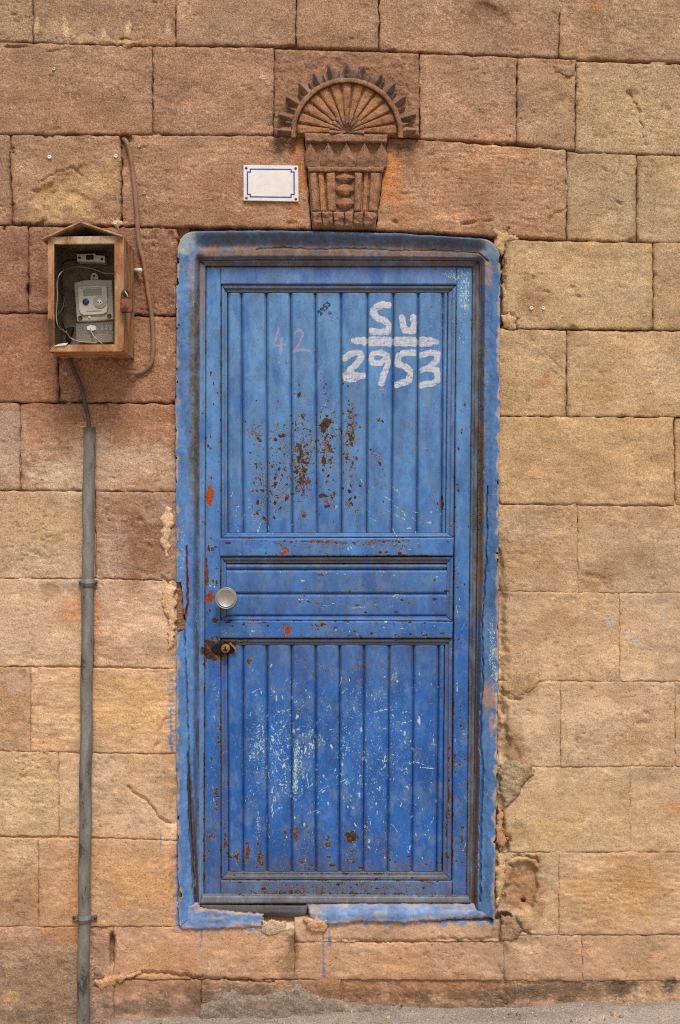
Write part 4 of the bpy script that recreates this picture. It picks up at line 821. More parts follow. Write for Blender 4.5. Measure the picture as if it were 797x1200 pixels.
for px, py, sy, cnt in [(300, 545, 40, 20), (327, 556, 38, 34), (354, 545, 44, 48), (383, 520, 44, 34), (411, 522, 46, 36), (441, 510, 30, 8)]:      # single flakes, plank by plank
    for _ in range(cnt):
        x, y = px + rs.normal(0, 7), rs.normal(py, sy)
        if 440 < y < 622: r_ = rs.uniform(.6, 1.3) if rs.random() < .82 else rs.uniform(1.6, 2.8); RUST.append((x, y, r_, r_ * rs.uniform(.8, 2.2), rs.normal(0, .5), 1.5))
for _ in range(110):
    x = rs.uniform(262, 528); y = rs.choice([rs.normal(634, 2), rs.normal(648, 2.5), rs.normal(731, 2), rs.normal(744, 2.5), rs.uniform(660, 722), rs.normal(1012, 6), rs.normal(1036, 6)]); r_ = rs.uniform(.7, 1.7); RUST.append((x, y, r_ * rs.uniform(1, 2.6), r_, 0, 1.45))
for _ in range(60): RUST.append((rs.choice([rs.normal(249, 5), rs.normal(541, 5)]), rs.uniform(420, 1040), rs.uniform(.6, 1.4), rs.uniform(.8, 2.6), 0, 1.4))
for _ in range(170):
    x, y = (rs.normal(330, 36), rs.normal(880, 50)) if rs.random() < .6 else (rs.uniform(400, 518), rs.uniform(780, 1010))
    if 285 < x < 518 and 760 < y < 1020: r_ = rs.uniform(.6, 1.6); PALE.append((x, y, r_, r_ * rs.uniform(1, 3.2), rs.normal(0, .5), 1.5))
for _ in range(50): r_ = rs.uniform(.5, 1.2); PALE.append((rs.uniform(262, 528), rs.choice([rs.uniform(590, 625), rs.uniform(632, 722), rs.uniform(728, 748)]), r_ * rs.uniform(1, 3), r_, 0, 1.5))
z7 = lambda L: [(400 + x / 3.985, 260 + y / 3.985) for x, y in L]
z6 = lambda L: [(200 + x / 3.985, 260 + y / 3.985) for x, y in L]
z8 = lambda L: [(360 + x / 4.688, 340 + y / 4.688) for x, y in L]
WHITE = [   # brush strokes of the white lettering: Su / 2953 (points, half width)
    (z8([(446, 82), (420, 78), (378, 92), (362, 122), (380, 148), (428, 170), (452, 196), (440, 226), (400, 232), (352, 224)]), 3.4),
    (z8([(519, 150), (527, 190), (535, 222), (575, 226), (588, 190), (583, 145)]), 3.2), (z8([(588, 200), (592, 226)]), 2.6),
    (z8([(272, 277), (330, 280)]), 3.6), (z8([(318, 280), (470, 282), (620, 283), (672, 284)]), 5.0), (z8([(672, 284), (712, 286)]), 2.8), (z8([(252, 274), (290, 277)]), 2.2),
    (z8([(206, 372), (240, 350), (290, 345), (296, 372), (258, 420), (209, 468)]), 3.3), (z8([(214, 482), (250, 488), (310, 470)]), 3.4), (z8([(225, 460), (270, 470)]), 4.0),
    (z8([(440, 362), (405, 340), (362, 348), (345, 378), (360, 402), (402, 400), (436, 376)]), 2.9), (z8([(440, 362), (446, 400), (424, 460), (406, 512)]), 3.0),
    (z8([(588, 345), (540, 342), (504, 360), (496, 405), (540, 418), (566, 445), (560, 495), (530, 508), (490, 520)]), 3.3),
    (z8([(626, 355), (680, 345), (718, 348), (712, 385), (680, 418), (634, 438)]), 3.0), (z8([(660, 428), (712, 440), (720, 490), (690, 512), (622, 522)]), 3.2),
]
CHALK = [(z6([(505, 495), (492, 545), (482, 578), (535, 574)]), 1.01), (z6([(518, 545), (514, 615)]), 1.48), (z6([(578, 520), (600, 502), (620, 520), (605, 560), (580, 600)]), 1.09), (z6([(578, 604), (612, 596), (650, 602)]), 1.33)]
def rot45(pts, ox, oy, k, a):
    c, s = math.cos(a), math.sin(a); return [(ox + k * (x * c - y * s), oy + k * (x * s + y * c)) for x, y in pts]
DG = {'2': [(0, 1.2), (.6, .2), (1.5, .6), (1.2, 1.8), (0, 3), (1.8, 3)], '9': [(1.5, .8), (.8, .2), (.1, .9), (.7, 1.6), (1.5, .9), (1.2, 3)], '5': [(1.7, .2), (.4, .2), (.3, 1.3), (1.5, 1.6), (1.3, 2.8), (.1, 2.9)], '3': [(.2, .4), (1.4, .3), (.8, 1.4), (1.6, 2.1), (.9, 3), (.1, 2.8)]}
PEN = []
for i, ch in enumerate('2953'):
    PEN.append((rot45([(x + i * 2.35, y) for x, y in DG[ch]], 371.5, 365.5, 2.0, -.82), .85))
PEN += [(rot45(p, 384.5, 366.5, 1.3, -.6), .5) for p in [[(0, 0), (.2, 2.2)], [(.9, 0), (1.0, 2)], [(1.7, -.2), (2.4, .6), (2.0, 1.6), (2.6, 2)], [(-.2, 2.2), (2.6, 2.3)]]]
FAINT = [(rot45([(x + i * 2.35, y) for x, y in DG[ch]], 287.5, 440.5, 2.0, -.05), .4) for i, ch in enumerate('9292')] + [([(303, 431), (300, 430), (299, 433), (303, 434)], .4)]
def strokes(L, X, Y):
    d = np.full(X.shape, 9.0)
    for pts, hw in L:
        xs = [p[0] for p in pts]; ys = [p[1] for p in pts]
        if X.max() < min(xs) - 9 or X.min() > max(xs) + 9 or Y.max() < min(ys) - 9 or Y.min() > max(ys) + 9: continue
        d = np.minimum(d, segdist(X + .5 * gn(X / 4, Y / 4, 3), Y + .5 * gn(X / 4, Y / 4, 5), pts) - (hw * 1.12 + .8 * gn(X / 7, Y / 7, 13) if hw > 2 else hw))
    return d

def paint_attrs(X, Y, rgb=None, d=None, edge=0.0, dirt=None, lettering=False, bare=None, extra=None):
    t = sm(380, 900, Y)[..., None]
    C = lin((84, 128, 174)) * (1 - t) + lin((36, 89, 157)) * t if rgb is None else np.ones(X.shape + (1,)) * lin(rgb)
    sat = sm(.15, .5, fbm(X / 30, Y / 60, 931, 3))[..., None]; C = C * (1 - .4 * sat) + lin((30, 88, 164)) * .4 * sat
    g = np.zeros(X.shape) if dirt is None else dirt
    r = np.maximum(field(RUST, X, Y), .30 + .16 * fbm(X / 30, Y / 45, 951, 3)); p = np.maximum(field(PALE, X, Y), .22 + .25 * fbm(X / 24, Y / 40, 955, 3)); p = np.maximum(p, 1.5 * sm(.75, -.2, strokes(SCR, X, Y)))
    if d is not None and edge:
        ed = sm(2.0, .3, d) * edge * (.45 + .55 * sm(-.25, .3, fbm(X / 22, Y / 22, 941, 3))) * (.8 + .3 * sm(500, 950, Y)); r = np.maximum(r, ed)
    if extra is not None: r = np.maximum(r, extra)
    org = field([(246, 580, 9, 22, 0, .5), (246, 700, 10, 14, 0, .42), (338, 739, 8, 10, 0, .4), (347, 976, 5, 18, 0, .3), (290, 1000, 20, 18, 0, .25), (335, 645, 12, 6, 0, .45), (400, 636, 60, 4, 0, .3), (242, 665, 4, 30, 0, .3), (292, 774, 6, 6, 0, .2)], X, Y)
    org = np.maximum(org, .30 * sm(.05, .4, fbm(X / 7, Y / 9, 961, 3)))
    out = np.zeros(X.shape) + 9.0
    if bare is not None:
        for m, rgbb in bare: C = C * (1 - m[..., None]) + lin(rgbb) * m[..., None]
    A = dict(Col=np.concatenate([np.clip(C, 0, 1), np.ones(X.shape + (1,))], -1), rust=r, pale=p, dirt=g, orange=org,
             ink=strokes(WHITE, X, Y) if lettering else out, mark=strokes(PEN, X, Y) if lettering else out, chalk=strokes(CHALK, X, Y) if lettering else out)
    if lettering:
        f = sm(.6, -.3, strokes(FAINT, X, Y))[..., None] * .5
        A['Col'][..., :3] = A['Col'][..., :3] * (1 - f) + lin((52, 78, 128)) * f
    return A

def sheet(name, quad, face, back, parent, bev=1.2, bm=.0025, res=1.2, shape=None, mat='paint', wob=.0004, seed=0, **pk):
    """pressed or planed member: front at depth face, bevelled rim, sides back to depth back"""
    U, V, X, Y, du, dv, ring, w_, h_ = slabgrid(quad, res)
    d = np.minimum(du, dv); e = np.clip(d / bev, 0, 1)
    h = face - bm * (1 - np.sqrt(np.clip(1 - (1 - e) ** 2, 0, 1))) + wob * fbm(X / 40, Y / 60, 1500 + seed, 3)
    if shape is not None: h = h + shape(U, V, X, Y, du, dv)
    dirt = pk.pop('dirt', None); dirt = dirt(X, Y, U, V, d) if callable(dirt) else dirt
    bare = pk.pop('bare', None); bare = bare(X, Y, U, V, d) if callable(bare) else bare
    A = paint_attrs(X, Y, d=d, dirt=dirt, bare=bare, **pk)
    if pk.get('lettering'): A['ink'] = A['ink'] + 3.0 * sm(1.9, .3, du); A['chalk'] = A['chalk'] + 3.0 * sm(1.9, .3, du)
    P = W(X, Y, h); P[ring, 1] = -back
    return emit(name, P, gridfaces(*X.shape), M[mat], parent, A)

# ------------------------------------------------------------------ painted door surround
sur = thing('door_surround', W(396, 1085, 0), 'cracked blue painted plaster and steel surround framing the metal door', 'door frame')
FR = -.030          # steel frame face
# outer and inner outline of the plaster band, walked from bottom left, over the top, to bottom right
def arc(cx, cy, rx, ry, a0, a1, n): return [(cx + rx * math.cos(t), cy - ry * math.sin(t)) for t in np.linspace(a0, a1, n)]
outer = [(210, 1087), (208, 1000), (206, 880), (206, 760), (206, 640), (205, 500), (206, 400), (206.5, 320), (207, 298)] + arc(228, 296, 21, 25.5, math.pi, math.pi / 2, 8)[1:] + \
        [(300, 269.5), (400, 271), (480, 273.5), (560, 279)] + arc(562, 303, 25, 24, math.pi / 2, 0, 8)[1:] + [(586.5, 360), (586, 480), (585, 600), (584.5, 760), (583, 880), (581, 1000), (580, 1079)]
inner = [(233, 1064), (233, 1000), (233, 880), (233, 760), (233.5, 640), (234, 500), (234.5, 400), (234.5, 320), (235, 309)] + [(235 + .6 * i / 6, 307 - 2 * i / 6) for i in range(7)] + \
        [(300, 304), (400, 304), (480, 304.5), (556, 305)] + [(561 + 1.5 * i / 6, 305.5 + 3 * i / 6) for i in range(7)] + [(562, 360), (561, 480), (560.5, 600), (558.5, 760), (556.5, 880), (554.5, 1000), (553, 1062)]
outer = np.array(outer); inner = np.array(inner)
mid = (outer + inner) / 2; L = np.concatenate([[0], np.cumsum(np.hypot(*np.diff(mid, axis=0).T))])
L2 = np.concatenate([[0], np.cumsum(np.hypot(*np.diff(outer, axis=0).T))]); L = (L + L2) / 2
sv = np.arange(0, L[-1], 1.1)
O = np.stack([np.interp(sv, L, outer[:, k]) for k in (0, 1)], -1); I = np.stack([np.interp(sv, L, inner[:, k]) for k in (0, 1)], -1)
iL, iR = np.argmax(L >= L[9]), 0
top_w = sm(330, 292, O[:, 1]) * sm(214, 240, O[:, 0] + 0) * sm(584, 556, O[:, 0])
u = np.linspace(0, 1, 38)
Ug, SV = np.meshgrid(u, sv); TW = np.repeat(top_w[:, None], 38, 1)
X = O[:, 0][:, None] * (1 - Ug) + I[:, 0][:, None] * Ug; Y = O[:, 1][:, None] * (1 - Ug) + I[:, 1][:, None] * Ug
wav = 2.3 * fbm(SV / 44, SV * 0, 43, 6, .72); X = X + wav * sm(.35, 0, Ug) * (1 - TW) * .8; Y = Y + wav * sm(.35, 0, Ug) * TW * .7
side = .007 - .012 * np.clip(1 - Ug / .035, 0, 1) ** 2 - .034 * sm(.72, 1.0, Ug) - .004 * sm(.30, .55, Ug)
topp = .004 - .010 * np.clip(1 - Ug / .05, 0, 1) ** 2 - .026 * sm(.04, .52, Ug) + .010 * sm(.55, .68, Ug) - .012 * sm(.86, 1.0, Ug)
h = side * (1 - TW) + topp * TW + .0020 * fbm(X / 22, Y / 34, 47, 3) + .0012 * fbm(X / 5, Y / 7, 53, 3)
left = X < 300; right = X > 500
# cracks that split the render along the jambs and the head
LC = [(219, 640), (220, 676), (219, 712), (216, 735), (217, 760), (219, 800), (221, 860), (221, 900), (222.5, 960), (225, 1000), (227, 1040), (230, 1066)]
RC = [(571, 570), (571, 620), (570, 660), (567, 700), (565, 730), (566, 770), (566, 800), (564, 830), (563, 870), (566, 900), (564, 950), (563, 1000), (563, 1056)]
TC = [(300, 292), (330, 290.5), (350, 291), (380, 292), (430, 291.5), (470, 294), (500, 293), (530, 295), (560, 296), (572, 306)]
wob = 1.2 * gn(X / 7, Y / 9, 57)
dL, dR, dT = segdist(X + wob, Y, LC), segdist(X + wob, Y, RC), segdist(X, Y + wob, TC)
wdL = .35 + 1.2 * sm(860, 980, Y) + .5 * gn(X * 0, Y / 20, 3); wdR = .5 + .7 * sm(760, 900, Y)
h = h - .016 * sm(wdL + .8, wdL - .5, dL) - .014 * sm(wdR + .7, wdR - .5, dR) - .008 * sm(1.3, .2, dT)
nzp = fbm(X / 10, Y / 14, 61, 4)
inL = X - np.interp(Y[:, 0], inner[::1, 1][:0:-1] if False else [300, 1064], [234.5, 233])[:, None]     # distance from the left inner edge, negative outside
inR = np.interp(Y[:, 0], [305, 1062], [562, 553])[:, None] - X
stripL = sm(-15, -8, inL + 5 * nzp) * left; stripR = sm(-12, -6, inR + 5 * nzp) * right
bare = []
mott = sm(-.15, .25, fbm(X / 6, Y / 9, 67, 3))
bare.append((stripL * sm(325, 350, Y) * sm(650, 560, Y) * .85 * (1 - TW), (104, 108, 104)))
bare.append((stripL * mott * sm(320, 345, Y) * sm(640, 540, Y) * .8 * (1 - TW), (92, 72, 52)))
bare.append((sm(3.0, 1.2, np.abs(X - np.interp(Y, LC and [p[1] for p in LC], [p[0] for p in LC]) - 2.5 * sm(880, 990, Y)) - 1.5 * sm(860, 960, Y)) * left * sm(870, 930, Y) * .9, (74, 52, 38)))
bare.append((sm(2.0, 1.0, dL) * left * sm(625, 660, Y) * sm(740, 725, Y) * .95, (112, 48, 34)))
bare.append((sm(-5.5, -2.0, inL + 2 * nzp) * left * sm(-.35, .1, fbm(X / 6, Y / 30, 73, 3)) * (1 - TW) * .8, (70, 56, 48)))
bare.append((sm(-7.0, -3.0, inR + 2 * nzp) * right * sm(-.35, .1, fbm(X / 6, Y / 30, 75, 3)) * (1 - TW) * .7, (98, 72, 50)))
bare.append((stripR * mott * sm(330, 360, Y) * sm(560, 420, Y) * .8 * (1 - TW), (112, 102, 82)))
bare.append((sm(4.5, 2, np.abs(inR + 5) + 4 * nzp) * right * sm(470, 520, Y) * sm(740, 690, Y) * .95, (140, 100, 52)))
bare.append((sm(-6, -3, inR + 2 * nzp) * right * sm(800, 830, Y) * .7, (96, 70, 50)))
bare.append((sm(-9, -4, inR) * sm(0, -2, X - np.interp(Y, [p[1] for p in RC], [p[0] for p in RC])) * right * sm(840, 880, Y) * .9, (92, 62, 44)))
bare.append((sm(1.2, .5, ell(X, Y, 573, 818, 9, 20) + .5 * nzp) * right * .95, (156, 122, 98)))
bare.append((sm(1.2, .6, ell(X, Y, 576, 845, 4, 18) + .6 * nzp) * right * .7, (150, 120, 98)))
bare.append((TW * sm(.46, .58, Ug + .10 * nzp) * sm(.96, .86, Ug) * .86, (146, 108, 84)))
bare.append((TW * sm(.3, .5, Ug) * sm(-.2, .2, nzp) * sm(420, 480, X) * .6, (132, 108, 92)))
bare.append((TW * sm(.03, .12, Ug) * sm(.55, .40, Ug) * sm(-.1, .3, fbm(X / 18, Y / 8, 69, 3)) * .55, (92, 102, 116)))
bare.append((sm(1.3, .7, ell(X, Y, 216, 284, 12, 15, .6) + .4 * nzp) * .85, (152, 162, 156)))
bare.append((sm(1.3, .7, ell(X, Y, 576, 290, 10, 18, -.7) + .5 * nzp) * .6, (134, 150, 158)))
bare.append((sm(1.3, .6, ell(X, Y, 226, 325, 6, 26) + .5 * nzp) * .6, (150, 128, 128)))
bare.append((sm(1.3, .6, ell(X, Y, 570, 318, 7, 20) + .5 * nzp) * .75, (148, 122, 108)))
bare.append((sm(1.6, .4, dT) * .9, (120, 76, 54)))
bare.append((sm(.15, .03, Ug + .22 * nzp) * (1 - TW) * .75, (178, 152, 128)))

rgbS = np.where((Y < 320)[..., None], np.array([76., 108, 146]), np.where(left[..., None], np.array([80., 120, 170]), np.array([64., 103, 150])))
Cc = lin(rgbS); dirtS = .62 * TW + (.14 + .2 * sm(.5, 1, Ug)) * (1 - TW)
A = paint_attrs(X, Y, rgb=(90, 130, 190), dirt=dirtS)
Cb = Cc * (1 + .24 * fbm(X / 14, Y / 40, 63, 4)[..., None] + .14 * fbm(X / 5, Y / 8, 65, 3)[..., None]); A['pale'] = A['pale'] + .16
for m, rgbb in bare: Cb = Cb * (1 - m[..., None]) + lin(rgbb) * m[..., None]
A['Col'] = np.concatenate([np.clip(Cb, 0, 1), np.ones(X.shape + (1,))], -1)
A['rust'] = A['rust'] * .3 + np.where(left, stripL * .4 * sm(330, 350, Y) * sm(640, 500, Y), stripR * .55 * sm(330, 420, Y) * sm(720, 600, Y)) * (1 - TW)
# the piece of render that has fallen off beside the knob
chips = (Ug < .16 * np.clip(fbm(X / 9, Y / 13, 97, 3) * 1.6 - .35, 0, 1) * (TW < .2)) 
lost = chips | ((polysdf(X, Y, [(200, 681), (212, 683), (214, 700), (216, 722), (217, 738), (207, 741), (200, 741)]) + 1.5 * nzp) < 0)
def emit_band(name, msk):
    mm = msk & ~lost; mk = mm[:-1, :-1] & mm[1:, :-1] & mm[1:, 1:] & mm[:-1, 1:]
    ring_h = h.copy(); ring_h[:, 0] = -.03; P = W(X, Y, ring_h)
    V, F, AA = compact(P.reshape(-1, 3), gridfaces(*X.shape, mk), {q: np.asarray(a).reshape(X.size, -1) if np.asarray(a).ndim == 3 else np.asarray(a).ravel() for q, a in A.items()})
    return emit(name, V, F[:, ::-1].copy(), M['plaster'], sur, AA)
iA = int(np.argmax(sv > L[12])); iB = int(np.argmax(sv > L[12 + 7 + 6]))
R_ = np.arange(len(sv))[:, None] + 0 * X
emit_band('plaster_jamb', R_ <= iA); emit_band('plaster_head', (R_ >= iA) & (R_ <= iB)); emit_band('plaster_jamb', R_ >= iB)
blob('rubble', [(204, 678), (218, 680), (219, 742), (204, 744)], -.014, .008, (130, 98, 70), 31, parent=sur, rough=2.6, pit=1.0)

# steel frame members
grime_shade = lambda k: (lambda X, Y, U, V, d: np.full(X.shape, k))
sheet('frame_post', [(233, 306), (241, 311), (238.5, 1056), (232.5, 1062)], FR, -.08, sur, 1.6, .004, 1.2, rgb=(92, 124, 166), edge=.95, seed=3,
      shape=lambda U, V, X, Y, du, dv: -.006 * sm(.55, .75, U), bare=lambda X, Y, U, V, d: [(sm(420, 340, Y + 40 * fbm(X / 5, Y / 20, 3, 3)) * .8, (128, 104, 90)), (sm(.85, 1, V) * .4, (108, 106, 108))])
sheet('frame_post', [(554, 311), (563, 306), (554, 1062), (547, 1055)], FR, -.08, sur, 1.6, .004, 1.2, rgb=(84, 92, 102), edge=.95, seed=4,
      shape=lambda U, V, X, Y, du, dv: -.006 * sm(.55, .35, U), bare=lambda X, Y, U, V, d: [(sm(480, 330, Y + 40 * fbm(X / 5, Y / 20, 3, 3)) * .7, (104, 82, 66)), (sm(-.2, .3, fbm(X / 5, Y / 26, 7, 3)) * .75, (80, 62, 50))])
sheet('frame_head', [(233, 303.5), (563, 304), (556, 312), (240, 311.5)], FR, -.08, sur, 1.6, .004, 1.2, rgb=(96, 92, 96), edge=.8, seed=5,
      shape=lambda U, V, X, Y, du, dv: -.006 * sm(.5, .7, V), bare=lambda X, Y, U, V, d: [(sm(-.3, .2, fbm(X / 30, Y / 6, 9, 3)) * .7, (112, 80, 62))])
sheet('threshold', [(237, 1049.5), (549, 1051), (552, 1058), (234, 1059)], -.020, -.10, sur, 2.0, .006, 1.2, rgb=(120, 122, 130), edge=.6, seed=6, dirt=grime_shade(.5))
sheet('threshold_channel', [(233, 1059.5), (361, 1060.5), (359, 1076), (246, 1072)], -.026, -.10, sur, 3.0, .008, 1.2, rgb=(92, 92, 94), edge=.9, seed=7, dirt=grime_shade(.75), shape=lambda U, V, X, Y, du, dv: -.010 * sm(.55, 1, V))

# plaster sill, two pieces with the gap between
def sill(name, poly, seed, tint, slope):
    xs = [p[0] for p in poly]; ys = [p[1] for p in poly]
    X, Y = np.meshgrid(np.arange(min(xs) - 4, max(xs) + 4, 1.1), np.arange(min(ys) - 4, max(ys) + 4, 1.1))
    nz = fbm(X / 10, Y / 10, seed, 4); s = polysdf(X, Y, poly) + 1.8 * nz
    h = slope(X, Y) - .010 * (1 - np.sqrt(np.clip(1 - (1 - np.clip(-s / 3.0, 0, 1)) ** 2, 0, 1))) + .0022 * fbm(X / 14, Y / 8, seed + 2, 3) + .001 * fbm(X / 4, Y / 4, seed + 4, 3)
    h = np.where(s > 0, -.03, h); k_ = s < 1.3; mk = k_[:-1, :-1] & k_[1:, :-1] & k_[1:, 1:] & k_[:-1, 1:]
    n2 = fbm(X / 24, Y / 7, seed + 6, 4)
    A = paint_attrs(X, Y, rgb=tint, dirt=np.full(X.shape, .15), bare=[(sm(.0, .4, n2) * .8, (170, 150, 138)), (sm(-.1, -.4, n2) * .4, (84, 124, 172)), (sm(-.15, .3, fbm(X / 9, Y / 5, seed + 8, 3)) * .45, (140, 146, 156)), (sm(-5, -1, s + 2 * nz) * .7, (186, 152, 122)), (sm(1066, 1056, Y) * sm(-.2, .2, nz) * .6 * (X > 360), (150, 144, 146))])
    A['rust'] *= .2
    V, F, AA = compact(W(X, Y, h).reshape(-1, 3), gridfaces(*X.shape, mk), {q: np.asarray(a).reshape(X.size, -1) if np.asarray(a).ndim == 3 else np.asarray(a).ravel() for q, a in A.items()})
    return emit(name, V, F, M['plaster'], sur, AA)
sill('plaster_sill', [(209, 1062), (232, 1058), (235, 1064), (258, 1067), (309, 1071), (307, 1087), (280, 1088), (236, 1089), (212, 1090)], 71, (96, 134, 190), lambda X, Y: .004 + 0 * X)
sill('plaster_sill', [(360, 1060), (400, 1058), (480, 1058), (552, 1059), (560, 1054), (581, 1060), (580, 1074), (520, 1078), (470, 1082), (420, 1080), (388, 1084), (366, 1082)], 73, (104, 138, 186), lambda X, Y: -.026 + .032 * sm(1056, 1072, Y))

# ------------------------------------------------------------------ the metal door
door = thing('metal_door', W(396, 1050, -.05), 'blue ribbed metal door with peeling paint, rust and white painted number', 'door')
LF, PF = -.044, -.058          # faces of the stiles and of the planks
low = lambda k: (lambda X, Y, U, V, d: k * sm(.75, 1, V) + 0 * X)
sheet('door_sheet', [(241, 312.5), (555, 313), (548, 1051), (238.5, 1050)], PF - .012, PF - .02, door, 1, .001, 6, rgb=(60, 86, 130))
sheet('stile', [(241.5, 313), (258.5, 313), (258.5, 1049.5), (239, 1049)], LF, -.07, door, 1.0, .0025, 1.1, edge=1.0, seed=11, dirt=lambda X, Y, U, V, d: .5 * sm(880, 1040, Y) + .35 * sm(3, 0, d))
sheet('stile', [(535, 313), (554, 313.5), (547, 1050.5), (530, 1050)], LF, -.07, door, 1.0, .0025, 1.1, edge=1.05, seed=12, dirt=lambda X, Y, U, V, d: .45 * sm(900, 1040, Y) + .3 * sm(3, 0, d))
sheet('rail', [(258.5, 313), (535, 313), (535, 333.5), (258.5, 333)], LF + .0004, -.07, door, 1.0, .0025, 1.1, edge=.6, seed=13, dirt=grime_shade(.22), rgb=(86, 122, 174))
sheet('rail', [(257, 631), (532, 630), (531, 651.5), (257, 652)], LF + .002, -.07, door, 1.4, .003, 1.1, edge=1.0, seed=14, dirt=lambda X, Y, U, V, d: .3 * sm(.6, 1, V))
sheet('rail', [(257, 727), (531, 728.5), (530, 748), (257, 748)], LF + .002, -.07, door, 1.4, .003, 1.1, edge=1.0, seed=15, dirt=lambda X, Y, U, V, d: .5 * sm(.55, 1, V))
sheet('rail', [(258.5, 1031.5), (530, 1032.5), (530, 1050), (258.5, 1049.5)], LF + .0004, -.07, door, 1.2, .003, 1.1, edge=.95, seed=16, dirt=grime_shade(.62), rgb=(74, 104, 152))

def moulding(q, seed, k=.25, rgb=None, edge=.85, stepdir=None):
    sh = None
    if stepdir: sh = lambda U, V, X, Y, du, dv: -.006 * sm(.42, .58, {'r': U, 'l': 1 - U, 'd': V, 'u': 1 - V}[stepdir])
    sheet('moulding', q, LF - .005, -.07, door, .9, .002, 1.0, shape=sh, edge=edge, seed=seed, dirt=grime_shade(k), rgb=rgb)
# upper panel
moulding([(259.5, 334), (266, 343.5), (266.5, 626), (259.5, 630.5)], 21, .3, stepdir='r'); moulding([(525.5, 343.5), (534.5, 334.5), (531.5, 629.5), (522.5, 626)], 22, .45, stepdir='l')
moulding([(259.5, 334), (534.5, 334.5), (525.5, 343), (266.5, 343)], 23, .75, (72, 92, 120), stepdir='d'); moulding([(266.5, 624.5), (523, 624.5), (531, 629.5), (259.5, 630.5)], 24, .2, stepdir='u', edge=.55)  # top one darker: shadow under the rail painted into its colour
# middle panel
moulding([(259, 653), (265, 660), (265, 722), (259, 726.5)], 25, .4, stepdir='r'); moulding([(524, 660), (531, 652.5), (530, 728), (523, 722)], 26, .45, stepdir='l')
moulding([(259, 653), (531, 652.5), (524, 660), (265, 660)], 27, .8, (66, 84, 110), stepdir='d'); moulding([(265, 722.5), (523, 722.5), (530, 728), (259, 726.5)], 28, .25, stepdir='u', edge=.6)  # top one takes a darker blue for the shadow below the rail
# lower panel
moulding([(259, 749), (266, 756), (267.5, 1022), (259.5, 1030.5)], 29, .5, stepdir='r'); moulding([(521.5, 756), (530, 749), (529, 1031), (519, 1022)], 30, .7, stepdir='l')
moulding([(259, 749), (530, 749), (522, 756), (266, 756)], 31, .8, (70, 88, 114), stepdir='d'); moulding([(267.5, 1021.5), (519.5, 1022), (529, 1031.5), (259.5, 1030.5)], 32, .7, (96, 100, 112), stepdir='u', edge=.6)  # top one has rail shadow in its colour; bottom one is grimy

def plankshape(U, V, X, Y, du, dv):
    w_ = (du / np.maximum(np.minimum(U, 1 - U), 1e-6)).max()
    return -.0075 * sm(2.6, .2, du) + .0022 * (1 - (2 * U - 1) ** 2) + .0006 * fbm(X / 20, Y / 90, 77, 3)
def plankh(U, V, X, Y, du, dv):
    return -.0075 * sm(2.6, .2, dv) + .0012 * (1 - (2 * V - 1) ** 2)
up_t = [266.5, 283, 312, 340.5, 369.5, 399.5, 430.5, 461, 490, 519, 525.5]; up_b = [266.5, 285, 313.5, 342.5, 371.5, 400, 429.5, 458.5, 488, 517, 523]
for i in range(10):
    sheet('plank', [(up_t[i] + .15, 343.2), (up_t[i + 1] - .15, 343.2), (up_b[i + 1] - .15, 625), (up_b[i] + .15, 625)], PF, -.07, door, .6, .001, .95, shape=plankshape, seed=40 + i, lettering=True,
          dirt=lambda X, Y, U, V, d: .35 * sm(8, 0, Y - 343) + .18 * sm(3, 0, d) + .12)  # first term paints the shadow at the plank tops, the rest is dirt
lo_t = [266, 285, 313, 341.5, 370, 398, 426.5, 456, 484.5, 514, 522]; lo_b = [267.5, 285, 313, 342, 370, 397.5, 425.5, 454, 482.5, 511, 519]
for i in range(10):
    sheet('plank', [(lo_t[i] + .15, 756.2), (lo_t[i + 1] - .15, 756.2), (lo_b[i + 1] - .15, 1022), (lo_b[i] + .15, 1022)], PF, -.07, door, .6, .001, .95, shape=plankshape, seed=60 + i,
          dirt=lambda X, Y, U, V, d: .30 * sm(820, 757, Y) + .55 * sm(990, 1022, Y) + .15 * sm(3, 0, d) + .05)  # upper fade is painted rail shadow; lower fade and edges are dirt
for i, (y0, y1) in enumerate([(660.2, 667.5), (667.5, 696), (696, 722.3)]):
    sheet('plank', [(265.2, y0), (524, y0), (523.4, y1), (265.2, y1)], PF + .002, -.07, door, .6, .001, .95, shape=plankh, seed=80 + i, dirt=lambda X, Y, U, V, d: .25 + .5 * sm(668, 662, Y), edge=.25)  # extra darkening of the top strip is painted rail shadow

# knob: turned disc on a short neck
V, F = lathe(265, 701, [(.0312, .0135), (.0326, .0152), (.0338, .0146), (.0342, .0100), (.0336, -.006), (.0250, -.014), (.0140, -.018), (.0140, -.044), (.0260, -.044), (.0270, -.050)], 44)
kn = emit('knob', V, F, M['knobrim'], door)
V, F = lathe(265, 701, [(.0010, .0126), (.0160, .0129), (.0312, .0137), (.0312, .010)], 44); emit('knob_face', V, F, M['knob'], kn)
